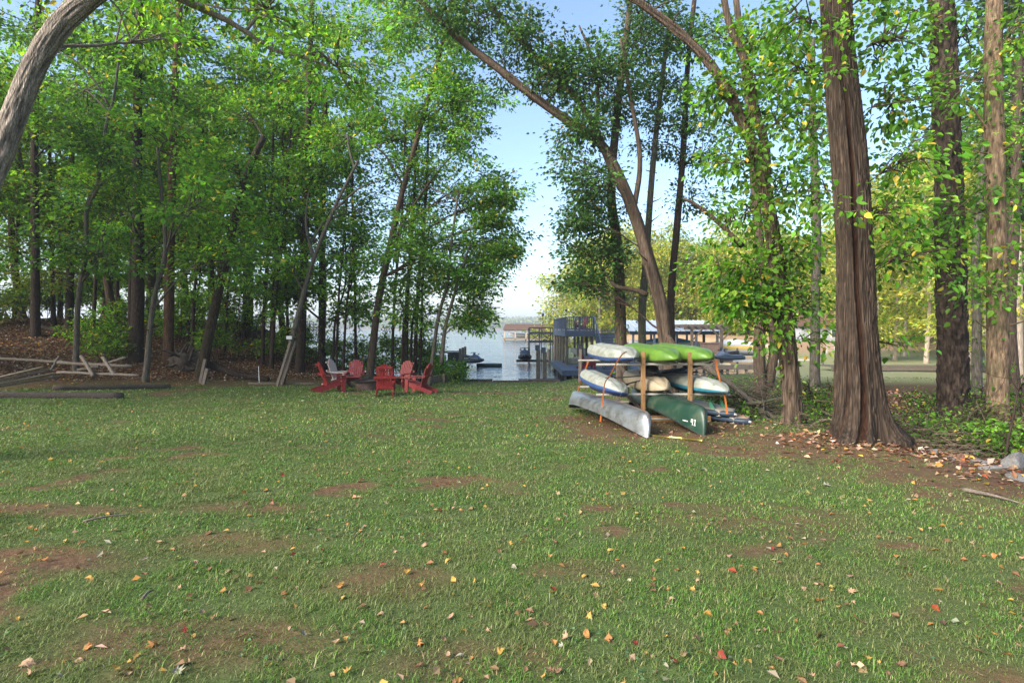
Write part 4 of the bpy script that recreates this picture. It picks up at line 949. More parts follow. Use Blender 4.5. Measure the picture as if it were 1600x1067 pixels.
paddle('black kayak paddle with its right end raised, middle of the bundle', P(976, 600, 13.6), P(1085, 573, 13.9))
paddle('black kayak paddle rising to the right behind the tan kayak', P(1000, 594, 13.9), P(1092, 570, 14.2))
paddle('blue tinged black paddle at the back of the bundle', P(1010, 588, 14.3), P(1064, 575, 14.0), 'navy')
paddle('white and yellow paddle lying on the clay in front of the rack', GP(1046, 685)+np.array([0, 0, 0.03]), GP(1066, 687)+np.array([0, 0, 0.03]), 'paddle_yellow', 0.13)
def blob(name, label, cat, c, r, mat, seed=1, n=3, lump=0.35, parent=None, cut=None, smooth=True):
    bm = bmesh.new(); bmesh.ops.create_icosphere(bm, subdivisions=n, radius=1)
    co = np.array([v.co[:] for v in bm.verts]); k = 1+lump*(fbm(co[:, 0]*1.6+seed, co[:, 1]*1.6, co[:, 2]*1.6, seed, 3)-0.5)*2
    fa = np.array([[v.index for v in f.verts] for f in bm.faces]); bm.free()
    b = MB(); b.add(co*k[:, None]*np.array(r)+np.array(c), fa); o = b.build(name, mat, parent, smooth=smooth)
    if label: tag(o, label, cat)
    return o
blob('dry_bag', 'black dry bag tucked under the top green kayak behind the post', 'bag', P(1015, 580, 13.9), (0.22, 0.5, 0.16), 'black', 3)
blob('cushion', 'dark bundle of seat cushions beside the black bag under the rack top', 'cushion', P(1060, 582, 14.6), (0.40, 0.5, 0.10), 'black', 4)

# ------------------------------------------------------------------ left edge: boards, rails, timbers, posts
def lumber(name, label, cat, p, q, w, h, mat, group=None, chamfer=0.1, up=(0, 0, 1), rot=False):
    if rot:
        b = MB(); pts = smooth_path([p, (np.array(p)+np.array(q))/2, q], 14); pts = pts+np.random.default_rng(int(abs(p[0])*97)).normal(size=pts.shape)*0.006
        b.tube(pts, w/2, 9, disp=bark_disp(3, 0.02, 12, 3))
        o = b.build(name, mat, smooth=True)
    else: o = MB().beam(p, q, w, h, up=up, chamfer=chamfer).build(name, mat)
    return tag(o, label, cat, group)
Z = np.array([0, 0, 1.0])
def lift(p, h): return p+Z*h
e0 = [G(-60, 16.5), G(97, 19.8)]
for k, (dz, off, lab) in enumerate([(0.03, 0.0, 'lowest'), (0.11, -0.10, 'second lowest'), (0.20, 0.05, 'second highest'), (0.28, -0.04, 'topmost')]):
    a = lift(G(-70, 15.2+off), 0.05+dz*0.7); b_ = lift(G(96-10*k, 19.5+off), 0.30+dz*1.1)
    lumber('board', 'weathered tan board fanned on the leaf bank at the left edge, %s of four' % lab, 'board', a, b_, 0.16, 0.045, 'wood_boards', 'tan boards at the left edge')
rails = [((-20, 558, 20.6), (110, 566, 19.8), 0.10, 'long grey rail lying level behind the tan boards'), ((90, 566, 19.4), (207, 572, 19.2), 0.11, 'long grey rail ending at the right of the rail pile'), ((120, 578, 18.6), (155, 572, 18.9), 0.12, 'short thick log under the rail pile'),
         ((127, 556, 18.6), (146, 587, 18.0), 0.11, 'grey rail tipped steeply over the pile, left one'), ((160, 558, 18.8), (180, 587, 18.2), 0.11, 'grey rail tipped steeply over the pile, right one'), ((90, 581, 18.4), (218, 586, 18.0), 0.09, 'pale rail lying lowest in front of the pile'),
         ((92, 556, 19.6), (80, 577, 19.2), 0.08, 'short dark stake propped against the tan boards'), ((150, 572, 19.4), (197, 558, 19.6), 0.10, 'split pale rail jutting up behind the pile')]
for a, c, w, lab in rails:
    pa, pc = P(*a), P(*c); pa[2] = max(pa[2], g1(pa[0], pa[1])+0.03); pc[2] = max(pc[2], g1(pc[0], pc[1])+0.03)
    lumber('fence_rail', lab, 'rail', pa, pc, w, w, 'wood_old', 'old fence rails on the bank', rot=True)
lumber('landscape_timber', 'rotting dark landscape timber lying nearest the lawn at the left edge', 'timber', lift(GP(-40, 621), 0.06), lift(GP(192, 622), 0.05), 0.24, 0.2, 'wood_rot', 'old edging timbers', rot=True)
lumber('landscape_timber', 'rotting dark landscape timber lying behind the nearest one', 'timber', lift(GP(82, 610), 0.05), lift(GP(266, 606), 0.04), 0.2, 0.18, 'wood_rot', 'old edging timbers', rot=True)
lumber('landscape_timber', 'thin pale edging timber at the lawn edge left of the chairs', 'timber', lift(GP(388, 600), 0.02), lift(GP(496, 600), 0.02), 0.10, 0.08, 'wood_old', 'old edging timbers', rot=True)
lumber('wooden_post', 'leaning weathered post stub below the broken topped tree', 'post', G(313, 22.5), lift(G(321, 22.6), 0.95), 0.12, 0.12, 'wood_old', up=(0, 1, 0))
lumber('wooden_post', 'short weathered post stub with an angled cut beside the taller leaning stub', 'post', G(318, 21.8), lift(G(324, 21.9), 0.62), 0.13, 0.13, 'wood_old', up=(0, 1, 0))
t = thing('flood_light', 'grey flood light on a leaning wooden post pair', 'light', G(436, 22.2))
MB().beam(G(433, 22.2), P(455, 531, 22.4), 0.10, 0.10, up=(0, 1, 0), chamfer=0.1).build('post', 'wood_old', t)
MB().beam(G(440, 22.5), P(462, 534, 22.6), 0.09, 0.09, up=(0, 1, 0), chamfer=0.1).build('post', 'wood_old', t)
MB().box(P(452, 527, 22.2), (0.20, 0.14, 0.13), 0.2).build('lamp_head', 'white', t); MB().tube([P(455, 533, 22.3), P(455, 521, 22.3)], 0.03, 8).build('bracket', 'metal_dark', t)
lumber('stake', 'thin white stake standing on the leaf bank', 'stake', G(405, 23), lift(G(404, 23), 0.72), 0.025, 0.025, 'white', up=(0, 1, 0))
# root ball and logs on the bank
def log(name, label, pts, r0, r1, mat='bark_dark', cat='log', group=None):
    q = smooth_path(np.array(pts), 26); b = MB(); b.tube(q, np.linspace(r0, r1, 26), 12, disp=bark_disp(int(pts[0][0]*7) % 50, 0.03, 8, 3)); return tag(b.build(name, mat, smooth=True, color=True), label, cat, group)
log('log', 'dark mossy log curving along the bank right of the leaning mossy trunk', [lift(G(330, 26), 0.25), lift(G(352, 25.5), 0.18), lift(G(378, 25), 0.12), lift(G(402, 24.5), 0.15), lift(G(420, 24.5), 0.05)], 0.17, 0.10)
log('log', 'thin pale log lying on the upper bank at the far left', [lift(G(60, 30), 0.1), lift(G(110, 29), 0.12), lift(G(165, 28), 0.1)], 0.12, 0.07)
b = MB(); rg = np.random.default_rng(3); c = lift(G(290, 25.2), 0.45)
for k in range(46):
    dr = unit(rg.normal(size=3)*np.array([1.2, 0.6, 0.7])); b.tube(smooth_path([c, c+dr*0.5+rg.normal(size=3)*0.1, c+dr*(0.7+0.5*rg.random())+rg.normal(size=3)*0.2], 6), np.linspace(0.09, 0.01, 6), 5)
t = thing('root_ball', 'dark upturned root ball at the foot of the trees on the bank', 'root ball', c-Z*0.45)
b.build('roots', 'wood_rot', t, smooth=True); o = blob('soil_core', None, None, c-Z*0.1, (0.75, 0.4, 0.42), 'wood_rot', 9, parent=t, lump=0.8)

# timber retaining wall left of the water
t = thing('retaining_wall', 'low grey timber retaining wall beside the bush, right of the chairs', 'wall', GP(690, 600))
wa, wb = np.array([-4.05, 26.0]), np.array([-2.55, 27.6])
for k in range(3):
    z = g1(-3.3, 26.8)-0.1+0.14*k+0.08
    MB().beam((wa[0]-0.02*k, wa[1]+0.03*k, z), (wb[0]-0.02*k, wb[1]+0.03*k, z), 0.14, 0.13, chamfer=0.08).build('timber', 'wood_old', t)
for k in range(3):
    p = wa+(wb-wa)*(0.1+0.4*k); MB().beam((p[0]+0.10, p[1]-0.10, g1(p[0], p[1])-0.2), (p[0]+0.10, p[1]-0.10, g1(p[0], p[1])+0.42), 0.10, 0.10, up=(0, 1, 0)).build('post', 'wood_old', t)
t = thing('seawall', 'dark timber seawall along the end of the lawn at the water', 'wall', (0, 27.7, g1(0, 27.3)))
for k, (x0, x1, dz) in enumerate([(-2.45, -0.95, 0.05), (-0.93, 0.75, -0.01), (0.77, 2.35, 0.03)]):
    MB().beam((x0, 27.72, -0.95+dz), (x1, 27.72, -0.95+dz), 0.16, 0.22, chamfer=0.06).build('cap_timber', 'wood_rot', t)
for k in range(24):
    x = -2.4+k*0.2; MB().box((x, 27.85, -1.5), (0.19, 0.05, 0.95)).build('plank', 'wood_rot', t)
# ------------------------------------------------------------------ docks, lifts and boats on the cove
def part_box(t, name, mat, c, size, rz=0.0): return MB().box(c, size, rz).build(name, mat, t)
def part_beam(t, name, mat, p, q, w, h, **k): return MB().beam(p, q, w, h, **k).build(name, mat, t)
WZ = WATER_Z
LD, UD = -0.85, 1.52
dk = thing('boat_dock', 'slate blue two storey dock with stairs and railed upper deck', 'dock', (5, 36, WZ))
for k in range(30):     # lower deck boards, running across
    y = 34.3+k*0.33
    part_box(dk, 'deck_board', 'paint_slate_deck', (6.3-0.004*k, y+0.165, LD-0.02), (6.4, 0.315, 0.04))
part_box(dk, 'fascia', 'paint_slate', (6.3, 34.27, LD-0.17), (6.46, 0.05, 0.30)); part_box(dk, 'fascia', 'paint_slate', (3.05, 39.2, LD-0.17), (0.05, 9.8, 0.30))
for x in np.arange(3.25, 9.4, 0.62):
    for y in (34.6, 38.5, 43.2): MB().tube([(x, y, WZ-1.2), (x, y, LD-0.05)], 0.09, 9).build('pile', 'piling', dk)
for k in range(12):
    y = 39.0+k*0.95; part_box(dk, 'upper_deck_board', 'paint_slate_deck', (4.64, y+0.47, UD-0.02), (1.86, 0.93, 0.04))
part_box(dk, 'upper_fascia', 'paint_slate', (4.64, 38.97, UD-0.22), (1.92, 0.06, 0.38)); part_box(dk, 'upper_fascia', 'paint_slate', (3.68, 44.6, UD-0.22), (0.06, 11.2, 0.38))
part_box(dk, 'upper_fascia', 'paint_slate', (5.60, 44.6, UD-0.22), (0.06, 11.2, 0.38))
for k in range(5):
    y = 39.15+k*2.7
    for x in (3.78, 5.5): MB().tube([(x, y, WZ-1.2), (x, y, UD-0.05)], 0.105, 10).build('deck_post', 'piling', dk)
RT = UD+0.92
for x, y in ((3.70, 39.0), (5.58, 39.0), (4.64, 39.0), (3.70, 42.6), (3.70, 46.2), (3.70, 50.0), (5.58, 50.0), (4.64, 50.0)):
    part_beam(dk, 'rail_post', 'paint_slate', (x, y, UD), (x, y, RT+0.06), 0.09, 0.09, up=(0, 1, 0))
for p, q in (((3.70, 39.0), (5.58, 39.0)), ((3.70, 39.0), (3.70, 50.0)), ((3.70, 50.0), (5.58, 50.0)), ((5.58, 41.5), (5.58, 50.0))):
    part_beam(dk, 'top_rail', 'paint_slate', (*p, RT), (*q, RT), 0.12, 0.05); part_beam(dk, 'bottom_rail', 'paint_slate', (*p, UD+0.10), (*q, UD+0.10), 0.05, 0.07)
for x in np.arange(3.82, 5.5, 0.125): part_box(dk, 'baluster', 'paint_slate', (x, 39.0, UD+0.51), (0.04, 0.04, 0.78))
for y in np.arange(39.2, 49.9, 0.16): part_box(dk, 'baluster', 'paint_slate', (3.70, y, UD+0.51), (0.04, 0.05, 0.78))
for x in np.arange(3.82, 5.5, 0.14): part_box(dk, 'baluster', 'paint_slate', (x, 50.0, UD+0.51), (0.04, 0.04, 0.78))
for k in range(12):      # stairs down towards the lawn
    f = k/12; y = 38.8-4.0*f; z = UD-(UD-LD)*(k+1)/12.5
    part_box(dk, 'stair_tread', 'paint_slate_deck', (6.42, y, z), (1.50, 0.34, 0.045)); part_box(dk, 'stair_riser', 'paint_slate', (6.42, y-0.14, z-0.11), (1.50, 0.02, 0.17))
for x in (5.63, 7.21):
    part_beam(dk, 'stringer', 'paint_slate', (x, 39.0, UD-0.1), (x, 34.7, LD+0.02), 0.06, 0.32); part_beam(dk, 'hand_rail', 'paint_slate_deck', (x, 39.0, RT+0.05), (x, 34.7, LD+0.95), 0.09, 0.07)
    for k in range(5): part_beam(dk, 'rail_post', 'paint_slate', (x, 38.9-k*1.0, UD-0.1-k*0.55), (x, 38.9-k*1.0, RT-k*0.55), 0.07, 0.07, up=(0, 1, 0))
part_box(dk, 'landing', 'paint_slate_deck', (6.6, 40.0, UD-0.02), (2.0, 1.9, 0.04))
MB().tube([(3.70, 39.0, RT), (3.70, 39.0, RT+0.45)], 0.02, 6).build('lamp_stem', 'metal_dark', dk); blob('lamp_globe', None, None, (3.70, 39.0, RT+0.48), (0.07, 0.07, 0.07), 'metal_dark', 2, 2, 0.05, dk)
# furniture on the upper deck
t = thing('deck_table', 'small dark table with chairs seen through the upper railing', 'table', (4.5, 44, UD)); part_box(t, 'top', 'wood_boards', (4.5, 44, UD+0.72), (0.9, 0.9, 0.05))
for a, b_ in ((-.35, -.35), (.35, -.35), (-.35, .35), (.35, .35)): part_box(t, 'leg', 'metal_dark', (4.5+a, 44+b_, UD+0.35), (0.05, 0.05, 0.69))
o = copy_thing(chair); o.location = (5.2, 42.3, UD); o.rotation_euler = (0, 0, R(-70)); tag(o, 'red slatted armchair on the upper dock deck behind the railing', 'chair', 'red chairs on the dock')
o = copy_thing(chair); o.location = (4.75, 35.8, LD); o.rotation_euler = (0, 0, R(100)); tag(o, 'red slatted armchair on the lower dock under the stairs', 'chair', 'red chairs on the dock')
# dark metal upper platform of the lift behind
fr = thing('lift_platform', 'dark steel lift platform with cross braces left of the two storey dock', 'boat lift', (2.6, 56, WZ))
x0, x1, ya, yb = 1.70, 3.95, 55.0, 58.5
for x in (x0, (x0+x1)/2, x1):
    for y in (ya, yb): part_beam(fr, 'upright', 'metal_dark', (x, y, WZ-1), (x, y, CZ+0.02), 0.09, 0.09, up=(0, 1, 0))
for z in (CZ+0.02, 1.25, 0.35):
    for y in (ya, yb): part_beam(fr, 'beam', 'metal_dark', (x0, y, z), (x1, y, z), 0.08, 0.12)
    for x in (x0, x1): part_beam(fr, 'side_beam', 'metal_dark', (x, ya, z-0.005), (x, yb, z-0.005), 0.08, 0.10)
part_box(fr, 'platform', 'metal_dark', ((x0+x1)/2, (ya+yb)/2, 1.14), (x1-x0-0.1, yb-ya-0.1, 0.05))
for xa, xb in ((x0, (x0+x1)/2), ((x0+x1)/2, x1)):
    part_beam(fr, 'cross_brace', 'metal_dark', (xa, ya-0.05, 0.4), (xb, ya-0.05, 1.2), 0.04, 0.06); part_beam(fr, 'cross_brace', 'metal_dark', (xa, ya-0.09, 1.2), (xb, ya-0.09, 0.4), 0.04, 0.06)
MB().tube([(3.0, 55.2, 1.2), (3.0, 55.2, 3.3)], 0.025, 6).build('lamp_pole', 'metal_dark', fr); blob('lamp_head', None, None, (3.0, 55.2, 3.0), (0.13, 0.13, 0.18), 'metal_dark', 5, 2, 0.05, fr)

def jetski(label, c, rz, mat='navy', sc=1.0, hullm='black'):
    t = thing('jet_ski', label, 'jet ski')
    u = np.linspace(-1, 1, 25); a = np.linspace(0, 2*math.pi, 19)[:-1]
    def loft(wf, lo, hi, L, p=0.6):
        g = []
        for q in u:
            w, l0, h0 = wf(q), lo(q), hi(q)
            g.append([(q*L/2, w*np.sign(math.cos(x))*abs(math.cos(x))**p, (l0+h0)/2+(h0-l0)/2*np.sign(math.sin(x))*abs(math.sin(x))**p) for x in a])
        return np.array(g).transpose(1, 0, 2)
    MB().grid(loft(lambda q: 0.58*(1-max(q, 0)**2.6)**0.7+0.02, lambda q: 0.0+0.32*max(q, 0)**2.4, lambda q: 0.38+0.10*max(q, 0), 3.1), True).build('hull', hullm, t, smooth=True, world=False)
    MB().grid(loft(lambda q: 0.44*(1-max(q, 0)**2.2)**0.7+0.02, lambda q: 0.30, lambda q: 0.50+0.34*math.exp(-((q-0.35)/0.30)**2), 2.7), True).build('cowl', mat, t, smooth=True, world=False)
    MB().grid(loft(lambda q: 0.19, lambda q: 0.40, lambda q: 0.78-0.06*q, 1.35), True).build('seat', 'black', t, smooth=True, world=False).location = (-0.55, 0, 0)
    MB().tube([(0.30, -0.42, 1.0), (0.36, -0.15, 1.03), (0.36, 0.15, 1.03), (0.30, 0.42, 1.0)], 0.03, 7).build('handlebar', 'black', t, world=False)
    MB().tube([(0.52, 0, 0.75), (0.36, 0, 1.03)], 0.08, 8).build('steering_column', mat, t, smooth=True, world=False)
    for s in (-1, 1): MB().box((0.62, s*0.36, 0.88), (0.06, 0.16, 0.11)).build('mirror', 'black', t, world=False)
    MB().grid(loft(lambda q: 0.05, lambda q: 0.47, lambda q: 0.52, 2.0), True).build('side_stripe', 'white', t, smooth=True, world=False).location = (0.1, -0.40, 0)
    t.location = c; t.rotation_euler = (0, 0, rz); t.scale = (sc,)*3
    return t
js = P(820, 561, 50)
jetski('dark jet ski on a lift over the water, seen bow on', (js[0], js[1], js[2]), R(-92))
t = thing('jet_ski_lift', 'low steel lift cradle under the dark jet ski', 'boat lift', (js[0], js[1], WZ))
for dy in (-0.7, 0.7): part_beam(t, 'bunk_beam', 'metal_dark', (js[0]-0.75, js[1]+dy, js[2]-0.12), (js[0]+2.2, js[1]+dy, js[2]-0.12), 0.10, 0.14)
for dx in (-0.3, 0.3): part_beam(t, 'bunk', 'wood_old', (js[0]+dx, js[1]-1.2, js[2]-0.01), (js[0]+dx, js[1]+1.2, js[2]-0.01), 0.10, 0.07)
for dy in (-0.7, 0.7): MB().tube([(js[0]+2.1, js[1]+dy, WZ-1), (js[0]+2.1, js[1]+dy, js[2]+0.9)], 0.08, 8).build('upright', 'piling', t)
lj = P(736, 567, 46); jetski('grey covered jet ski moored beside the bush on the left of the water', (lj[0], lj[1], lj[2]), R(-35), 'paint_slate', 0.85, 'navy')
t = thing('floating_dock', 'low dark green float lying on the water beside the left jet ski', 'float', P(766, 569, 46)); a = P(745, 569.5, 46); c = P(784, 569.5, 46)
MB().tube(smooth_path([(a[0], a[1], WZ+0.10), ((a[0]+c[0])/2, a[1]-.1, WZ+0.12), (c[0], c[1], WZ+0.10)], 9), 0.17, 10).build('float_log', 'canoe_green', t, smooth=True)
# left little dock
t = thing('small_dock', 'small dock with dark posts half hidden behind the bush', 'dock', (-4.6, 44, WZ))
for k in range(10): part_box(t, 'deck_board', 'wood_old', (-4.9, 42+k*0.5, WZ+0.45), (2.2, 0.47, 0.05))
for x, y in ((-3.85, 42.2), (-3.85, 44.5), (-3.85, 46.8), (-5.9, 42.2)): MB().tube([(x, y, WZ-1), (x, y, WZ+1.6)], 0.10, 9).build('pile', 'piling', t)
for y in (42.2, 44.5): part_beam(t, 'rail', 'metal_dark', (-5.9, y, WZ+1.3), (-3.85, y, WZ+1.3), 0.06, 0.08)
part_box(t, 'dock_box', 'metal_dark', (-4.5, 44.0, WZ+0.85), (0.9, 0.6, 0.7)); part_box(t, 'side_box', 'white', (-5.4, 43.0, WZ+0.8), (0.8, 0.5, 0.6))
# capped pilings beside the lawn end
for px, y0, d, lab in ((841, 546, 31.5, 'timber piling with a grey box on top, left of the pair at the seawall'), (851, 550, 30.5, 'timber piling with a grey box on top, right of the pair at the seawall')):
    p = P(px, y0, d); t = thing('mooring_piling', lab, 'piling', (p[0], p[1], WZ), 'capped pilings')
    MB().tube([(p[0], p[1], WZ-1), (p[0], p[1], p[2])], 0.115, 10).build('pile', 'piling', t); part_box(t, 'cap_box', 'paint_slate', (p[0]-0.06, p[1], p[2]+0.12), (0.22, 0.22, 0.30))
t = thing('low_walkway', 'short weathered timber catwalk low over the water by the pilings', 'walkway', (1.2, 30, WZ))
for k in range(8): part_box(t, 'plank', 'wood_old', (0.45+k*0.24, 29.5, WZ+0.42), (0.22, 1.1, 0.05))
for x in (0.5, 1.3, 2.1): MB().tube([(x, 29.1, WZ-1), (x, 29.1, WZ+0.38)], 0.08, 8).build('pile', 'piling', t)
part_beam(t, 'edge_timber', 'wood_rot', (0.35, 28.92, WZ+0.36), (2.4, 28.92, WZ+0.36), 0.1, 0.16)
# green post on the lawn edge
p = GP(906, 598); t = thing('power_post', 'dark green wooden post with small lamp at the lawn edge, left of the rack', 'post', p)
part_beam(t, 'post', 'piling', p, P(907, 545, p[1]), 0.14, 0.14, up=(0, 1, 0), chamfer=0.1); q = P(907, 541, p[1]); part_box(t, 'lamp', 'metal_dark', q, (0.20, 0.2, 0.16)); part_box(t, 'lamp_cap', 'metal_dark', q+Z*0.10, (0.26, 0.26, 0.03))

# boathouse out on the lake
bh = thing('boathouse', 'distant boathouse with brown gable roof on pale posts over the water', 'boathouse', (6, 140, WZ))
hx0, hx1, hy = (788-800)/F*140, (890-800)/F*140, 140
rz0, rz1 = CZ-(517-HOR)/F*140+0.3, CZ-(508.5-HOR)/F*140
def prism(mb, x0, x1, y0, y1, z0, z1, over=0.3):
    ym = (y0+y1)/2
    v = [(x0, y0, z0), (x1, y0, z0), (x1, y1, z0), (x0, y1, z0), (x0+0.6, ym, z1), (x1-0.6, ym, z1)]
    mb.add(v, [np.array([(0, 1, 5, 4), (2, 3, 4, 5), (3, 2, 1, 0)]), np.array([(1, 2, 5), (3, 0, 4)])])
b = MB(); prism(b, hx0-0.4, hx1+0.4, hy-0.5, hy+8.5, rz0, rz1+0.5); b.build('roof', 'roof_brown', bh)
part_box(bh, 'deck', 'wood_boards', ((hx0+hx1)/2, hy+4, WZ+0.5), (hx1-hx0+0.6, 9, 0.35))
for x in np.linspace(hx0, hx1, 7):
    for y in (hy, hy+8): part_box(bh, 'post', 'board_tan', (x, y, (WZ+rz0)/2), (0.28, 0.28, rz0-WZ+0.3))
part_beam(bh, 'eave_beam', 'board_tan', (hx0, hy-0.1, rz0-0.12), (hx1, hy-0.1, rz0-0.12), 0.15, 0.3)
part_box(bh, 'back_panel', 'wood_boards', (hx1-3, hy+8.2, (WZ+rz0)/2), (6, 0.1, rz0-WZ))
def boat(name, label, c, L, W, H, rz, hullm, topm, cover=False, stripe=None):
    t = thing(name, label, 'boat'); u = np.linspace(-1, 1, 21); v = np.linspace(-1, 1, 13)
    U, V = np.meshgrid(u, v, indexing='ij'); w = W/2*(1-np.clip(U, 0, 1)**2.4)**0.8+0.03; an = V*math.pi/2
    y = w*np.sign(np.sin(an))*np.abs(np.sin(an))**0.6; z = (H+0.2*H*np.clip(U, 0, 1)**2)*(1-np.abs(np.cos(an))**0.7*(1-0.7*np.clip(U, 0, 1)**3))
    MB().grid(np.stack([U*L/2, y, z], -1)[:, ::-1]).build('hull', hullm, t, smooth=True, world=False)
    z2 = H*(1+0.2*np.clip(U, 0, 1)**2)+np.abs(np.cos(an))**0.6*(0.45*H*np.exp(-((U+0.1)/0.55)**2) if cover else 0.06*H)
    MB().grid(np.stack([U*L/2, w*np.sin(an), z2], -1)).build('cover' if cover else 'deck', topm, t, smooth=True, world=False)
    if not cover:
        MB().beam((0.1*L, -W*0.33, H*1.1), (0.06*L, -W*0.33, H*1.7), 0.04, 0.05).build('windscreen_post', 'white', t, world=False)
        MB().box((0.06*L, 0, H*1.5), (0.06, W*0.66, H*0.5), m=Matrix.Rotation(R(-25), 3, 'Y')).build('windscreen', 'glass', t, world=False)
        for q in (-0.1, -0.28): MB().box((q*L, 0, H*1.15), (0.5, W*0.6, H*0.4)).build('seat', 'white', t, world=False)
    if stripe:
        for s in (-1, 1): MB().beam((-L*0.48, s*(W/2+0.01), H*0.72), (L*0.2, s*(W/2+0.01), H*0.72), 0.03, H*0.22).build('stripe', stripe, t, world=False)
    t.location = c; t.rotation_euler = (0, 0, rz); return t
boat('motor_boat', 'white motor boat inside the distant boathouse', ((hx0+hx1)/2-2.5, hy+3.2, WZ+0.7), 9, 2.6, 1.0, R(180), 'white', 'white')
# covered slips on the right
sl = thing('covered_slip', 'covered boat slip with pale ribbed metal roof behind the trees', 'boat slip', (12, 48, WZ))
a0, a1, sy = 9.8, 16.6, 46.0; ez, tz = P(0, 517, sy)[2], P(0, 500, sy+4)[2]
roof = MB(); roof.add([(a0-0.4, sy-0.4, ez), (a1+0.2, sy-0.4, ez), (a1+0.2, sy+4, tz), (a0-0.4, sy+4, tz), (a0-0.4, sy+8.4, ez), (a1+0.2, sy+8.4, ez)], np.array([(0, 1, 2, 3), (3, 2, 5, 4)])); rf = roof.build('roof', 'metal_roof', sl)
for x in np.arange(a0-0.3, a1+0.2, 0.4):
    MB().beam((x, sy-0.4, ez+0.03), (x, sy+4, tz+0.03), 0.05, 0.06).build('rib', 'metal_roof', rf, world=False).location = (-12, -48, -WZ)
for x in np.linspace(a0, a1, 5):
    for y in (sy, sy+8): part_beam(sl, 'post', 'paint_slate_deck', (x, y, WZ-1), (x, y, ez), 0.16, 0.16, up=(0, 1, 0))
part_beam(sl, 'eave_beam', 'paint_slate', (a0-0.3, sy-0.05, ez-0.15), (a1+0.1, sy-0.05, ez-0.15), 0.10, 0.26)
part_box(sl, 'deck', 'wood_old', ((a0+a1)/2, sy-1.2, WZ+0.55), (a1-a0+1, 1.5, 0.16))
boat('covered_boat', 'boat under a bright blue tarpaulin cover in the covered slip', (13.2, sy+3.2, WZ+0.9), 6.4, 2.4, 1.0, R(185), 'white', 'cover_blue', True)
boat('covered_boat', 'smaller white boat beside the stairs under the upper deck', (7.6, 47.5, WZ+0.5), 5.5, 2.1, 0.8, R(170), 'white', 'hull_white', True)
boat('covered_boat', 'grey green covered boat on the water beneath the upper deck', (5.9, 41.8, WZ+0.15), 4.6, 1.9, 0.7, R(200), 'hull_white', 'siding_grey', True)
pg = thing('slip_pergola', 'weathered timber pergola frame with braced posts over the next slip', 'pergola', (16.5, 44, WZ))
pz = P(0, 514, 43)[2]
for x in (13.9, 15.6, 15.75+0.0):
    pass
for x in (13.6, 15.85):
    for y in (43, 47): part_beam(pg, 'post', 'wood_old', (x, y, WZ-1), (x, y, pz), 0.18, 0.18, up=(0, 1, 0))
for y in (43, 47): part_beam(pg, 'beam', 'wood_old', (13.0, y, pz+0.10), (16.5, y, pz+0.10), 0.12, 0.24)
for x in np.linspace(13.2, 16.3, 7): part_beam(pg, 'rafter', 'wood_old', (x, 42.4, pz+0.30), (x, 47.6, pz+0.30), 0.07, 0.16)
for x, s in ((15.85, -1), (15.85, 1), (13.6, 1)): part_beam(pg, 'brace', 'wood_old', (x, 42.9, pz-0.85), (x+s*0.75, 42.9, pz), 0.10, 0.10)
t = thing('storage_box', 'brown dock storage box standing under the pergola', 'box', (14.7, 42.6, WZ+0.4)); part_box(t, 'body', 'shed_brown', (14.75, 42.4, WZ+1.25), (1.15, 0.8, 1.45)); part_box(t, 'lid', 'shed_brown', (14.75, 42.4, WZ+2.0), (1.25, 0.9, 0.07))
q = P(1136, 562, 41); jetski('navy and white jet ski on the right hand dock beside the brown box', (q[0], q[1], q[2]), R(200), 'paint_slate', 0.8, 'navy')
boat('pontoon_boat', 'white boat with a yellow stripe moored beyond the right jet ski', (19.2, 50, WZ+0.7), 5.6, 2.2, 1.0, R(178), 'white', 'white', True, 'stripe_yellow')
sd_ = thing('finger_dock', 'long low grey dock running behind the fallen limb to the right', 'dock', (15, 40, WZ))
for k in range(26): part_box(sd_, 'deck_board', 'wood_old', (9.6+k*0.42, 40.2, WZ+0.50), (0.40, 1.5, 0.06))
for k in range(9):
    MB().tube([(9.8+k*1.3, 39.6, WZ-1), (9.8+k*1.3, 39.6, WZ+(1.2 if k % 3 == 0 else 0.46))], 0.10, 8).build('pile', 'piling', sd_)
part_beam(sd_, 'fascia', 'wood_old', (9.4, 39.42, WZ+0.36), (20.4, 39.42, WZ+0.36), 0.05, 0.22)
fd = thing('finger_dock', 'farther white edged dock beyond the right hand jet ski', 'dock', (18, 46, WZ))
for k in range(16): part_box(fd, 'deck_board', 'board_tan', (16.6+k*0.5, 46.5, WZ+0.62), (0.47, 1.8, 0.06))
part_beam(fd, 'fascia', 'white', (16.3, 45.55, WZ+0.50), (24.6, 45.55, WZ+0.50), 0.05, 0.2)
for k in range(6): MB().tube([(16.6+k*1.5, 45.7, WZ-1), (16.6+k*1.5, 45.7, WZ+1.5)], 0.09, 8).build('pile', 'piling', fd)
# low timber walkway on the right hand lawn
wk = thing('boardwalk', 'low timber boardwalk crossing the lawn beyond the ditch', 'walkway', (22, 35, -0.8))
bz = P(0, 571, 35)[2]
for k in range(46): part_box(wk, 'plank', 'wood_old', (19.4+k*0.36, 35.0-0.02*k, bz), (0.34, 1.5, 0.06))
part_beam(wk, 'edge_beam', 'wood_old', (19.2, 34.2, bz-0.13), (36, 33.3, bz-0.13), 0.08, 0.2)
for k in range(12): part_box(wk, 'support', 'wood_rot', (19.6+k*1.45, 34.5-0.08*k, (bz+g1(20+k*1.45, 34.5))/2-0.1), (0.16, 0.16, max(0.2, bz-g1(20+k*1.45, 34.5))))
for k in range(3): part_box(wk, 'step', 'wood_old', (20.0, 33.9-0.25*k, bz-0.12*(k+1)), (1.3, 0.28, 0.05))
for x in (19.35, 20.2): part_beam(wk, 'rail_post', 'piling', (x, 35.4, bz), (x, 35.4, bz+0.80), 0.10, 0.10, up=(0, 1, 0))
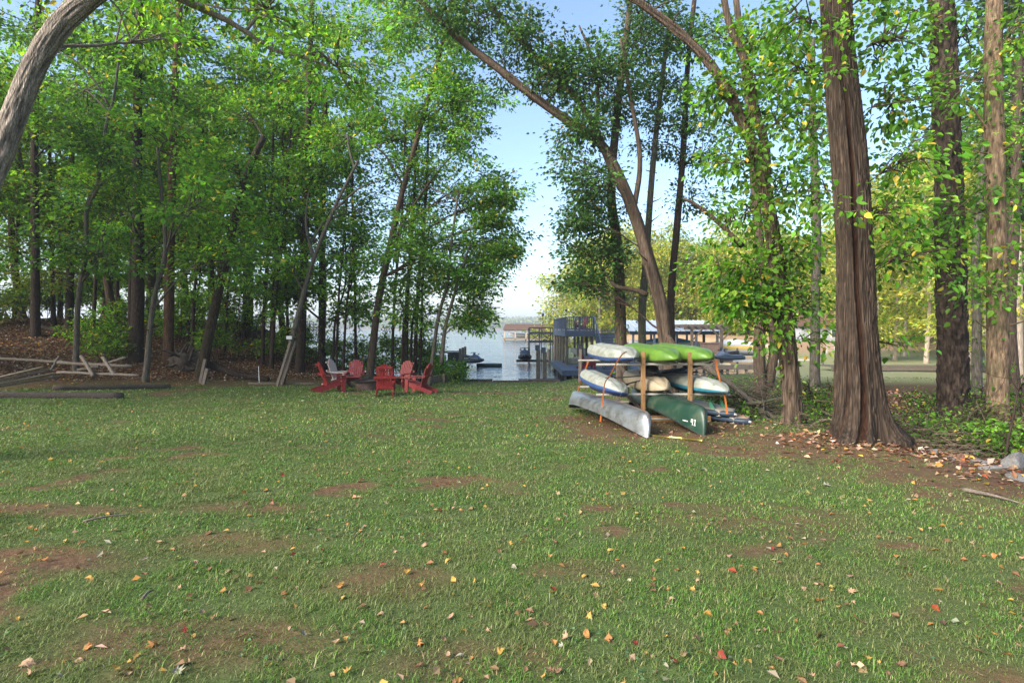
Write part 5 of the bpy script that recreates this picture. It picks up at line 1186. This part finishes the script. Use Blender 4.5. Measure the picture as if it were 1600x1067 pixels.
# grey house beyond
hs = thing('house', 'grey sided house with brown roof and white trimmed window far behind the big trunk', 'house', (41, 72, g1(41, 72)))
hz = P(0, 534, 72)[2]; hw = P(0, 509, 72)[2]; X0, X1 = (1252-800)/F*72, (1364-800)/F*72
part_box(hs, 'wall', 'siding_grey', ((X0+X1)/2, 75, (hz+hw)/2-0.5), (X1-X0, 6, hw-hz+1.0))
b = MB(); prism(b, X0-0.5, X1+0.5, 71.4, 78.6, hw, hw+2.0); b.build('roof', 'roof_brown', hs)
for x in (X0+1.5, X0+4.2, X1-2.4):
    w = part_box(hs, 'window', 'white', (x, 71.97, hw-0.95), (0.9, 0.06, 1.1)); MB().box((x, 71.93, hw-0.95), (0.7, 0.03, 0.9)).build('pane', 'glass', w, world=False).location = (-41, -72, -hs.location[2])
part_box(hs, 'foundation', 'white', ((X0+X1)/2, 74.9, hz-0.55), (X1-X0+0.1, 6.3, 0.9))
h2 = thing('house', 'pale house with a porch seen between trunks on the far right slope', 'house', (60, 88, g1(60, 88)))
zb = g1(60, 88); part_box(h2, 'wall', 'board_tan', (60, 90, zb+1.4), (12, 7, 3.2)); b = MB(); prism(b, 53.5, 66.5, 85.8, 94.2, zb+3.0, zb+5.2); b.build('roof', 'roof_brown', h2)
for x in (56, 59, 63): w = part_box(h2, 'window', 'white', (x, 86.46, zb+1.7), (1.1, 0.06, 1.3))
for x in (54, 57, 60, 63, 66): part_box(h2, 'porch_post', 'white', (x, 85.2, zb+1.5), (0.15, 0.15, 3.0))
part_box(h2, 'porch_roof', 'roof_brown', (60, 85.6, zb+3.05), (12.6, 1.8, 0.12))
# small white garden fence by the slope
gf = thing('garden_fence', 'small white wire fence on the slope behind the right lawn', 'fence', (30, 56, g1(30, 56)))
for k in range(6): part_box(gf, 'post', 'white', (31+k*0.75, 56, g1(31+k*.75, 56)+0.4), (0.06, 0.06, 0.9))
for h in (0.3, 0.55, 0.8): part_beam(gf, 'wire_rail', 'white', (31, 56, g1(31, 56)+h), (34.75, 56, g1(34.75, 56)+h), 0.03, 0.03)
p = GP(1505, 555); t = thing('stump', 'short dark sawn stump on the far right lawn', 'stump', G(1504, 40)); MB().tube([G(1504, 40)-Z*0.1, G(1504, 40)+Z*0.55], [0.36, 0.32], 14).build('body', 'bark_dark', t, color=True)
# ------------------------------------------------------------------ fallen limb, brush, stones, shrubs
def limb(name, label, pts, r0, r1, mat='bark_grey', cat='branch', group=None, twigs=0, seed=1):
    rg = np.random.default_rng(seed); q = smooth_path(np.array(pts), 30); b = MB(); b.tube(q, np.linspace(r0, r1, 30), 10, disp=bark_disp(seed, r0*0.3, 12, 2))
    t = thing(name, label, cat, pts[0], group)
    for k in range(twigs):
        i = rg.integers(6, 29); d_ = unit(rg.normal(size=3)*np.array([1, 0.7, 0.5])+np.array([0, 0, 0.3])); L = 0.3+0.7*rg.random()
        b.tube(smooth_path([q[i], q[i]+d_*L*0.5+rg.normal(size=3)*0.05, q[i]+d_*L+rg.normal(size=3)*0.12], 6), np.linspace(r1*0.5, 0.004, 6), 5)
    b.build('wood', mat, t, smooth=True, color=True); return t
limb('fallen_limb', 'long crooked grey limb slanting down to the ground right of the rack', [P(1068, 556, 17.2), P(1095, 566, 16.4), P(1120, 585, 15.8), P(1150, 606, 15.0), P(1180, 632, 14.4), lift(GP(1212, 655), 0.03)], 0.13, 0.05, twigs=8, seed=5)
limb('fallen_branch', 'pale forked branch lying before the leafy vine hung trunk', [lift(GP(1160, 632), 0.25), lift(GP(1185, 646), 0.12), lift(GP(1200, 658), 0.04)], 0.045, 0.03, twigs=5, seed=6)
limb('fallen_branch', 'thin grey branch lying on brush left of the vine hung trunk', [P(1165, 630, 14.2), P(1190, 628, 14), P(1225, 622, 14.0), P(1260, 633, 13.6)], 0.05, 0.02, twigs=7, seed=7)
limb('fallen_branch', 'bare forked twig standing out of the brush pile', [P(1170, 570, 15.5), P(1195, 592, 15.3), P(1212, 605, 15.2)], 0.025, 0.012, twigs=4, seed=8)
limb('fallen_branch', 'dark bare branch rising among shrubs right of the pine', [G(1495, 10.6, 0.05), P(1515, 650, 10.6), P(1535, 636, 10.6), P(1542, 630, 10.6)], 0.025, 0.01, 'bark_dark', twigs=4, seed=9)
limb('fallen_branch', 'dark twiggy branch at the right edge among the shrubs', [G(1570, 9.6, 0.1), P(1585, 640, 9.6), P(1592, 600, 9.6), P(1598, 585, 9.6)], 0.02, 0.01, 'bark_dark', twigs=6, seed=10)
for k, (a, c, s) in enumerate([((1300, 628), (1390, 622), 3), ((1390, 640), (1450, 650), 4), ((1420, 655), (1470, 640), 5), ((1460, 668), (1500, 655), 6)]):
    d_ = 12.2-0.4*k; limb('stick', 'dry stick lying in the ditch between the big trunk and the pine', [lift(G(a[0], d_), 0.08), lift(G((a[0]+c[0])/2, d_+0.2), 0.10), lift(G(c[0], d_-0.1), 0.06)], 0.022, 0.01, 'bark_grey', 'stick', 'sticks in the ditch', 3, s)
# brush heap, twigs nobody could count
rg = np.random.default_rng(12); b = MB()
def brush(cx, cy, rx, ry, h, n, col):
    for k in range(n):
        x = cx+rg.normal()*rx*0.5; y = cy+rg.normal()*ry*0.5; z = g1(x, y)+abs(rg.normal())*h*0.4
        d_ = unit(rg.normal(size=3)*np.array([1, 1, 0.28])); L = 0.25+0.7*rg.random(); p = np.array([x, y, z])
        b.tube(np.array([p-d_*L/2, p+rg.normal(size=3)*0.05, p+d_*L/2]), np.array([0.011, 0.008, 0.003]), 3, caps=False, col=np.array(col)*(0.6+0.8*rg.random()))
q = G(1178, 15.6); brush(q[0], q[1], 1.1, 1.0, 0.9, 420, (1, .95, .9)); q = G(1290, 13.2); brush(q[0], q[1], 1.6, 1.2, 0.3, 160, (1, .95, .9))
q = G(1450, 11.6); brush(q[0], q[1], 2.2, 1.5, 0.45, 620, (0.9, .8, .7)); q = G(1570, 10.4); brush(q[0], q[1], 1.4, 1.2, 0.5, 360, (0.9, .8, .7)); q = G(1130, 14.2); brush(q[0], q[1], 0.8, 0.8, 0.25, 130, (1, .95, .9))
tag(b.build('brush', 'bark_grey', color=True), 'grey tangle of dead twigs and brush along the ditch', 'brush', kind='stuff')
# stones
def rock(name, label, c, r, seed, rz=0.0):
    rg = np.random.default_rng(seed); bm = bmesh.new()
    for k in range(16):
        v = unit(rg.normal(size=3)); v = v/np.max(np.abs(v))**0.55; bm.verts.new(v*(0.85+0.2*rg.random()))
    res = bmesh.ops.convex_hull(bm, input=bm.verts); bmesh.ops.delete(bm, geom=[g for g in res['geom_interior'] if isinstance(g, bmesh.types.BMVert)], context='VERTS')
    bmesh.ops.bevel(bm, geom=list(bm.edges), offset=0.05, segments=1, affect='EDGES', profile=0.5)
    bmesh.ops.triangulate(bm, faces=list(bm.faces)); bmesh.ops.subdivide_edges(bm, edges=list(bm.edges), cuts=1)
    me = bpy.data.meshes.new(name)
    for v in bm.verts:
        p = np.array(v.co); v.co = p*(1+0.10*(float(fbm(np.array([p[0]*3+seed]), np.array([p[1]*3]), np.array([p[2]*3]), seed, 3)[0])-0.5))
    bm.to_mesh(me); bm.free(); me.materials.append(MAT['stone'])
    o = bpy.data.objects.new(name, me); COL.objects.link(o); o.scale = r; o.location = c; o.rotation_euler = (rg.normal()*0.15, rg.normal()*0.15, rz)
    return tag(o, label, 'rock', 'grey stones edging the clay on the right')
ST = [(1458, 692, 0.34, 0.24, 0.12, 'broad flat grey stone nearest the big trunk roots'), (1476, 703, 0.24, 0.14, 0.08, 'flat grey stone just below the broad flat one'), (1452, 706, 0.26, 0.12, 0.07, 'low brown stained stone half sunk in the clay'), (1496, 708, 0.22, 0.14, 0.08, 'long low stone in the middle of the stone row'),
      (1521, 714, 0.17, 0.15, 0.15, 'upright blocky grey stone in the middle of the stone row'), (1512, 700, 0.13, 0.1, 0.06, 'small pale stone behind the blocky one'), (1484, 718, 0.12, 0.1, 0.06, 'small pale stone in front of the row'), (1530, 724, 0.2, 0.12, 0.06, 'flat stone just in front of the blocky one'),
      (1552, 733, 0.24, 0.14, 0.06, 'long flat stone between the blocky and the tilted stones'), (1595, 730, 0.36, 0.2, 0.2, 'large tilted grey stone at the right edge'), (1590, 748, 0.2, 0.14, 0.06, 'low grey stone in front of the large tilted one'), (1578, 704, 0.14, 0.12, 0.08, 'rounded tan stone behind the large tilted one'),
      (1556, 698, 0.12, 0.1, 0.08, 'small bluish stone among leaves behind the row'), (1540, 690, 0.1, 0.08, 0.06, 'tiny bluish stone farthest back behind the row'), (1430, 684, 0.12, 0.1, 0.06, 'small pale stone touching the big roots'), (1418, 676, 0.09, 0.08, 0.05, 'tiny pale stone behind the big roots'), (1568, 716, 0.13, 0.1, 0.07, 'small dark stone left of the large tilted one')]
for i, (px, py, a, c, h, lab) in enumerate(ST):
    p = GP(px, py); rock('stone', lab, (p[0], p[1], p[2]+h*0.2), (a*0.85, c*0.85, h*0.85), 100+i, (i*0.7) % 3)
# shrubs
def shrub(label, px, d, w, h, n, pal='bright', leaf=0.09, lp=26, seed=1, fine=False, group=None, base=None, stems=9, flat=0.7):
    rg = np.random.default_rng(seed); c = G(px, d) if base is None else np.array(base)
    t = thing('shrub', label, 'shrub', c, group); wood = MB(); lf = MB()
    per = max(2, n//stems)
    for k in range(stems):
        a = rg.random()*6.283; r = rg.random()**0.6; hh = h*(0.5+0.5*rg.random())*(1-0.35*r)
        o = c+np.array([math.cos(a)*r*w*0.3, math.sin(a)*r*w*0.3, -0.03]); tip = c+np.array([math.cos(a)*r*w*0.5, math.sin(a)*r*w*0.5, hh])
        sp = smooth_path([o, (o+tip)/2+rg.normal(size=3)*0.06*h+np.array([0, 0, 0.08*h]), tip], 8); wood.tube(sp, np.linspace(0.012, 0.004, 8)*(0.6+h*0.3), 4, caps=False)
        crown(lf, wood, sp, [(sp[5], (w*0.22, w*0.22, hh*0.36), per)], rg, leaf, lp, pal, fine, spread=leaf*2.0, flat=flat, limb_r=0.006)
    wood.build('stems', 'bark_dark', t, smooth=True, color=True); lf.build('foliage', 'leaf', t, color=True); return t
GU = 'undergrowth along the ditch'
SH = [(1108, 17.0, 1.3, 1.3, 60, 'pale green shrub right behind the end of the rack'), (1135, 15.6, 1.0, 0.9, 40, 'low bright shrub left of the brush pile'), (1165, 13.6, 0.9, 0.5, 26, 'small weedy shrub at the foot of the fallen limb'),
      (1262, 14.6, 1.5, 1.5, 80, 'tall bright green shrub between the vine hung trunk and the big trunk'), (1290, 13.6, 1.2, 0.9, 50, 'low leafy shrub left of the big trunk foot'), (1278, 18.5, 2.4, 1.6, 70, 'pale shrub behind the tall bright one'), (1270, 12.4, 0.9, 0.4, 24, 'knee high weeds between the two near trunks'),
      (1395, 13.0, 1.6, 0.8, 55, 'shrub just right of the big trunk'), (1425, 12.2, 1.3, 0.7, 45, 'shrub in front of the ditch, left of the pine'), (1455, 12.6, 1.4, 0.9, 50, 'shrub at the left foot of the pine'), (1478, 11.0, 1.0, 0.7, 34, 'low shrub in front of the pine'),
      (1520, 11.8, 1.5, 1.2, 60, 'taller shrub right of the pine'), (1545, 10.6, 1.2, 1.1, 55, 'yellow green shrub before the tan barked trunk'), (1575, 10.2, 1.2, 1.0, 50, 'shrub right of the tan barked trunk'), (1598, 9.8, 1.1, 1.1, 46, 'leafy shrub cut by the right edge'), (1500, 15.6, 2.4, 0.9, 60, 'dull shrub behind the pine'), (1590, 13.5, 2.2, 1.4, 60, 'tall shrub behind the right edge trunks'),
      (1440, 16.5, 2.2, 0.9, 60, 'low leafy shrub behind the ditch, left of the pine')]
for i, (px, d_, w, h, n, lab) in enumerate(SH):
    shrub(lab, px, d_, w, h*0.9, int(n*0.6), ['lime', 'bright', 'lime', 'olive'][i % 4], 0.075, 18, 300+i, d_ < 12.5, GU)
GB = 'bushes by the water on the left'
for i, (x, y, w, h, n, lab) in enumerate([(-3.1, 27.9, 1.7, 1.35, 110, 'dense green bush at the corner of the water'), (-4.0, 28.6, 1.8, 1.7, 110, 'taller bush behind the retaining wall'), (-2.75, 27.2, 0.9, 0.6, 40, 'low pale bush at the end of the retaining wall'), (-5.4, 29.2, 2.0, 1.5, 80, 'bush behind the rightmost red chair'),
                                          (-6.9, 29.8, 2.2, 1.4, 80, 'bush behind the middle red chairs'), (-8.6, 30.6, 2.4, 1.3, 80, 'bush behind the leaning brown trunk'), (-10.4, 31.4, 2.4, 1.5, 80, 'bush behind the vine covered trunk'), (-12.6, 32.6, 2.4, 1.6, 70, 'bush at the shore left of the black trunk')]):
    shrub(lab, 0, 0, w, h, n, 'green', 0.10, 24, 330+i, False, GB, (x, y, g1(x, y)), 12)
GW = 'saplings and brush under the left wood'
for i, (px, d_, w, h, n, lab) in enumerate([(150, 27, 3.0, 2.6, 90, 'bright understorey bush behind the grey rail pile'), (180, 25.5, 2.6, 1.8, 70, 'low understorey bush left of the thick double trunk'), (30, 33, 3.5, 2.6, 90, 'understorey bush at the far left behind the dark trunk'), (90, 34, 3.5, 3.0, 90, 'yellow green understorey bush far back on the left'), (345, 28, 2.6, 2.2, 70, 'understorey bush behind the mossy leaning trunk'), (280, 30, 3.0, 2.4, 80, 'understorey bush behind the reddish trunk'), (425, 29, 2.4, 2.0, 60, 'understorey bush behind the white stake'), (470, 31, 3.0, 3.2, 90, 'tall understorey bush behind the black trunk'), (545, 30, 2.8, 3.0, 90, 'tall understorey bush behind the faded chair'), (610, 29.5, 2.6, 3.4, 90, 'tall understorey bush right of the leaning brown trunk'), (655, 29, 2.2, 3.0, 80, 'tall understorey bush behind the saplings'), (375, 33, 3.0, 3.4, 90, 'tall understorey bush behind the mossy green trunk'), (235, 31, 3.0, 3.4, 90, 'tall understorey bush behind the thick double trunk'), (55, 38, 4.0, 4.0, 90, 'tall yellowish understorey bush at the far left')]):
    shrub(lab, px, d_, w, h, n, 'bright', 0.13, 26, 350+i, False, GW, None, 12, 0.4)
# ivy and weeds as ground cover along the ditch, leaf litter
rg = np.random.default_rng(21)
n = 17000; x = rg.uniform(5.5, 16, n); y = rg.uniform(8.5, 30, n)
k = litter_mask(x, y)*sstep(0.45, 0.6, fbm(x*0.8, y*0.8, 0, 61))*sstep(10.5, 12.5, y+0.3*(x-8)) > rg.random(n); x, y = x[k], y[k]; n = len(x)
b = MB(); add_leaves(b, np.stack([x, y, gz(x, y)+0.02+0.16*rg.random(n)], -1), rg.normal(size=(n, 3))*np.array([1, 1, .3]), np.array([0, 0, 1.0])+rg.normal(size=(n, 3))*0.45, 0.055, 0.045, pick_cols(n, 'deep', rg))
tag(b.build('ivy', 'leaf', color=True), 'low ivy and weeds covering the ground along the ditch', 'ground cover', kind='stuff')
BROWN = ([(0.16, 0.085, 0.05), (0.10, 0.055, 0.035), (0.24, 0.14, 0.085), (0.36, 0.25, 0.17), (0.42, 0.24, 0.05), (0.30, 0.08, 0.03), (0.45, 0.40, 0.35)], [0.3, 0.24, 0.22, 0.12, 0.05, 0.03, 0.04])
def scatter(n, x0, x1, y0, y1, dens): 
    x = rg.uniform(x0, x1, n); y = rg.uniform(y0, y1, n); k = (dens(x, y) > rg.random(n)) & (land_sd(x, y) < -0.2); return x[k], y[k]
xa, ya_ = scatter(130000, -34, -6, 13, 38, lambda x, y: litter_mask(x, y)*np.where(np.abs(x) < 0.95*y+2, 1, 0))
xb, yb_ = scatter(26000, 4, 15, 7, 24, lambda x, y: litter_mask(x, y)*0.75)
xc, yc_ = scatter(14000, -9, 10.5, 3, 26, lambda x, y: 0.10*soil_mask(x, y)*sstep(6, 10, y)+0.6*ell(x, y, 4.9, 12.6, 1.5, 1.6, 0.4, 3)+0.55*ell(x, y, 7.6, 8.6, 2.6, 2.2, 0.5, 4))
xd = 6.33+rg.normal(size=900)*0.75; yd = 10.15+rg.normal(size=900)*0.55
x = np.concatenate([xa, xb, xc, xd]); y = np.concatenate([ya_, yb_, yc_, yd]); n = len(x)
b = MB(); add_leaves(b, np.stack([x, y, gz(x, y)+0.008+0.045*rg.random(n)**2], -1), rg.normal(size=(n, 3))*np.array([1, 1, .25]), np.array([0, 0, 1.0])+rg.normal(size=(n, 3))*0.38, 0.07+0.06*rg.random(n), 0.05+0.045*rg.random(n), pick_cols(n, BROWN, rg, 0.3))
tag(b.build('leaf_litter', 'litter', color=True), 'brown leaf litter covering the bank and the ditch', 'leaf litter', kind='stuff')

# ------------------------------------------------------------------ grass
GR = ([(0.062, 0.128, 0.022), (0.092, 0.178, 0.030), (0.128, 0.216, 0.044), (0.20, 0.205, 0.082), (0.32, 0.275, 0.15), (0.048, 0.104, 0.030)], [0.27, 0.29, 0.20, 0.12, 0.05, 0.07])
def grass(n, y0, y1, wx, L, W, segs, thin=1.0, broad=False):
    u = rg.random(n); y = np.sqrt(y0*y0+u*(y1*y1-y0*y0)); x = (rg.random(n)*2-1)*(wx*y+0.3)
    so = soil_mask(x, y); li_ = litter_mask(x, y)
    cl = fbm(x*4.0, y*4.0, 0, 71, 3); big_ = fbm(x*0.8, y*0.8, 0, 72, 3)
    dn = (1-so)*(1-li_)*(0.35+1.1*sstep(0.3, 0.62, cl))*thin+0.10*(1-li_)*sstep(0.35, 0.7, cl)
    k = (dn > rg.random(n)) & (land_sd(x, y) < -0.15)
    x, y, cl, big_, so = x[k], y[k], cl[k], big_[k], so[k]; n = len(x)
    z = gz(x, y)-0.004
    th = rg.random(n)*6.283; d_ = np.stack([np.cos(th), np.sin(th), 0*th], -1)
    ln = L*(0.45+0.9*rg.random(n))*(0.7+0.6*cl)*(1-0.35*so); le = ln*(0.6+0.55*rg.random(n))
    wd = W*(0.6+0.8*rg.random(n)); s = np.stack([-np.sin(th), np.cos(th), 0*th], -1)*wd[:, None]/2
    p = np.stack([x, y, z], -1); up = np.array([0, 0, 1.0])
    hgt = np.sqrt(np.clip(ln**2-le**2*0.7, 0.0001, None))
    m_ = p+d_*(le*0.3)[:, None]+up*(hgt*0.62)[:, None]; tp = p+d_*le[:, None]+up*(hgt*(0.75+0.25*rg.random(n)))[:, None]
    c = pick_cols(n, GR, rg, 0.2)*(0.8+0.45*big_)[:, None]; dr_ = (1-sstep(0.34, 0.55, fbm(x*2.1, y*2.1, 0, 75, 3)))[:, None]*0.4; c = c*(1-dr_)+dr_*np.array([0.17, 0.155, 0.075])*(0.7+0.6*rg.random((n, 1)))
    b = MB(); i = np.arange(n)[:, None]*5
    v = np.stack([p-s, p+s, m_+s*0.8, m_-s*0.8, tp], 1)
    b.add(v.reshape(-1, 3), [i+np.array([[0, 1, 2, 3]]), i+np.array([[3, 2, 4]])], np.repeat(c, 5, 0))
    return b
GN = 1.35
bs = [grass(int(120000*GN), 2.2, 5.0, 0.95, 0.040, 0.0040, 2), grass(int(135000*GN), 5.0, 9.5, 0.95, 0.044, 0.0070, 2), grass(int(120000*GN), 9.5, 17, 0.95, 0.055, 0.013, 2), grass(int(95000*GN), 17, 30, 0.9, 0.06, 0.026, 2)]
bs.append(grass(26000, 2.2, 9, 0.95, 0.075, 0.0052, 2, 0.35))
full = MB()
for q in bs:
    full.add(np.vstack(q.v), [], np.vstack(q.c)); off = full.n-q.n
    full.f += [f+off for f in q.f]
o = full.build('grass', 'grass', color=True); tag(o, 'short patchy green lawn grass', 'grass', kind='stuff')
# low clover leaves in the lawn
n = 26000; y = np.sqrt(2.3**2+rg.random(n)*(13**2-2.3**2)); x = (rg.random(n)*2-1)*0.95*y
k = ((1-soil_mask(x, y))*(1-litter_mask(x, y))*sstep(0.52, 0.66, fbm(x*1.3, y*1.3, 0, 88, 3)) > rg.random(n)); x, y = x[k], y[k]; n = len(x)
b = MB(); add_leaves(b, np.stack([x, y, gz(x, y)+0.012+0.02*rg.random(n)], -1), rg.normal(size=(n, 3))*np.array([1, 1, .1]), np.array([0, 0, 1.0])+rg.normal(size=(n, 3))*0.3, 0.026, 0.024, pick_cols(n, ([(0.05, 0.11, 0.04), (0.07, 0.14, 0.05), (0.10, 0.15, 0.08)], [.4, .4, .2]), rg))
tag(b.build('clover', 'grass', color=True), 'small round clover leaves scattered through the lawn', 'clover', kind='stuff')

# ------------------------------------------------------------------ fallen leaves on the lawn
def leaf_mesh(kind, seed, mat):
    rg = np.random.default_rng(seed)
    if kind == 'maple': ang = np.radians([0, 20, 42, 62, 88, 112, 150, 180, 210, 248, 272, 298, 318, 340]); rad = np.array([1, 0.52, 0.86, 0.42, 0.72, 0.36, 0.42, 0.22, 0.42, 0.36, 0.72, 0.42, 0.86, 0.52])
    elif kind == 'oak': ang = np.radians([0, 12, 24, 36, 52, 80, 120, 160, 180, 200, 240, 280, 308, 324, 336, 348]); rad = np.array([1, 0.72, 0.84, 0.55, 0.62, 0.36, 0.5, 0.6, 0.75, 0.6, 0.5, 0.36, 0.62, 0.55, 0.84, 0.72])
    else: ang = np.radians([0, 25, 55, 90, 125, 155, 180, 205, 235, 270, 305, 335]); rad = np.array([1, 0.78, 0.58, 0.48, 0.55, 0.72, 0.9, 0.72, 0.55, 0.48, 0.58, 0.78])
    rad = rad*(1+0.1*rg.normal(size=len(rad)))
    p = np.stack([np.cos(ang)*rad, np.sin(ang)*rad], -1)
    mid = p*0.5; n = len(p)
    cu, cv = rg.normal()*0.55, 0.35+0.6*rg.random()
    def zf(q): return cu*q[:, 0]**2+cv*q[:, 1]**2+0.12*np.sin(q[:, 0]*3+seed)
    v = np.vstack([[[0, 0, 0]], np.column_stack([mid, zf(mid)]), np.column_stack([p, zf(p)])])
    f3 = np.array([(0, 1+i, 1+(i+1) % n) for i in range(n)]); f4 = np.array([(1+i, 1+n+i, 1+n+(i+1) % n, 1+(i+1) % n) for i in range(n)])
    st = np.array([[-0.2, -0.02, 0], [-0.2, 0.02, 0], [-1.0, 0.012, 0.1], [-1.0, -0.012, 0.1]])
    b = MB(); b.add(v, [f3, f4]); b.add(st, np.array([(0, 1, 2, 3)]))
    return mesh_np('fallen_leaf', np.vstack(b.v), b.f, None, mat)
LC = {'yellow': ((0.28, 0.155, 0.035), (0.40, 0.26, 0.075)), 'orange': ((0.24, 0.10, 0.03), (0.33, 0.165, 0.06)), 'tan': ((0.22, 0.135, 0.08), (0.34, 0.23, 0.145)), 'brown': ((0.11, 0.058, 0.032), (0.19, 0.11, 0.065)), 'red': ((0.15, 0.018, 0.016), (0.22, 0.04, 0.026)), 'pale grey green': ((0.17, 0.165, 0.12), (0.25, 0.24, 0.185))}
LM = {}
for cn, (a, c) in LC.items():
    surf('dry_leaf_'+cn.replace(' ', '_'), a, c, 3.0, 0.75, bmp=0.3, spec=0.2)
    LM[cn] = [leaf_mesh(kd, 7*i+len(cn), 'dry_leaf_'+cn.replace(' ', '_')) for i, kd in enumerate(['maple', 'oak', 'oval', 'maple'])]
names = list(LC); wts = np.array([0.20, 0.15, 0.28, 0.22, 0.04, 0.11])
SHOW = [(30, 872, 'yellow', .10), (140, 910, 'yellow', .085), (240, 1018, 'orange', .10), (212, 1030, 'yellow', .075), (262, 910, 'red', .06), (120, 1035, 'tan', .09), (442, 745, 'red', .085), (992, 1008, 'red', .07), (956, 900, 'tan', .10), (700, 880, 'yellow', .07), (795, 853, 'yellow', .08), (654, 1012, 'orange', .08), (782, 1024, 'yellow', .08), (920, 968, 'yellow', .08), (1278, 942, 'orange', .11), (1328, 930, 'tan', .08), (40, 1040, 'tan', .11), (315, 963, 'tan', .08), (275, 1055, 'pale grey green', .09), (800, 890, 'pale grey green', .085), (665, 855, 'tan', .07), (1290, 760, 'pale grey green', .16), (1100, 735, 'pale grey green', .14), (1180, 895, 'orange', .08), (1400, 870, 'orange', .07), (1560, 915, 'tan', .07)]
lp_ = []
for px, py, cn, sz in SHOW:
    p = GP(px, py); lp_.append((p[0], p[1], cn, sz*0.52))
while len(lp_) < 300:
    py = 640+430*rg.random()**0.75; px = 1600*rg.random(); d_ = 1511/(py-HOR-31)
    x_ = (px-800)/F*d_
    if d_ > 16 or d_ < 2.3: continue
    lp_.append((x_, d_, names[rg.choice(6, p=wts)], 0.016+0.024*rg.random()))
for i, (x_, y_, cn, sz) in enumerate(lp_):
    me = LM[cn][int(rg.integers(0, 4))]; o = bpy.data.objects.new('fallen_leaf', me); COL.objects.link(o)
    o.location = (x_, y_, g1(x_, y_)+0.010+0.016*rg.random()); o.scale = (sz, sz, sz); o.rotation_euler = (rg.normal()*0.35, rg.normal()*0.35, rg.random()*6.283)
    tag(o, 'fallen %s leaf lying on the lawn grass' % cn, 'leaf', 'fallen leaves on the lawn')
n = 2400; y = np.sqrt(2.6**2+rg.random(n)**1.4*(25**2-2.6**2)); x = (rg.random(n)*2-1)*0.92*y; k = (litter_mask(x, y) < 0.5) & (land_sd(x, y) < -0.2); x, y = x[k], y[k]; n = len(x)
FL = ([(0.34, 0.21, 0.055), (0.28, 0.135, 0.045), (0.28, 0.18, 0.11), (0.15, 0.085, 0.048), (0.20, 0.04, 0.025), (0.24, 0.21, 0.14)], wts)
b = MB(); add_leaves(b, np.stack([x, y, gz(x, y)+0.015+0.02*rg.random(n)], -1), rg.normal(size=(n, 3))*np.array([1, 1, .25]), np.array([0, 0, 1.0])+rg.normal(size=(n, 3))*0.4, 0.035+0.04*rg.random(n), 0.028+0.03*rg.random(n), pick_cols(n, FL, rg, 0.2))
tag(b.build('fallen_leaves', 'litter', color=True), 'small fallen leaves scattered over the lawn', 'leaves', kind='stuff')
# a few dry twigs on the lawn
for i, (a, c, lab) in enumerate([((130, 818), (205, 806), 'thin dry twig lying on the bare patch at the left of the lawn'), ((222, 940), (240, 930), 'short pale twig among leaves in the left foreground'), ((1505, 768), (1600, 790), 'long dark half buried stick on the clay at the right edge')]):
    pa, pc = GP(*a), GP(*c); b = MB(); q = smooth_path([lift(pa, 0.02), lift((pa+pc)/2, 0.035), lift(pc, 0.02)], 10); b.tube(q, np.linspace(0.012 if i < 2 else 0.03, 0.005, 10), 6)
    tag(b.build('twig', 'wood_old', smooth=True), lab, 'twig')

# ------------------------------------------------------------------ the air: faint haze that only tells over the lake's distance
mb = MB(); mb.box((0, 1250, 22), (5400, 3900, 54))
hz_o = mb.build('haze', None); hm = bpy.data.materials.new('haze'); hm.use_nodes = True; hm.node_tree.nodes.clear()
ho = hm.node_tree.nodes.new('ShaderNodeOutputMaterial'); hv = hm.node_tree.nodes.new('ShaderNodeVolumePrincipled')
hv.inputs['Color'].default_value = (0.80, 0.88, 1.0, 1); hv.inputs['Density'].default_value = 0.0006; hv.inputs['Anisotropy'].default_value = 0.2
hm.node_tree.links.new(hv.outputs[0], ho.inputs['Volume']); hz_o.data.materials.append(hm)
tag(hz_o, 'thin blue haze over the lake', 'haze', kind='stuff')
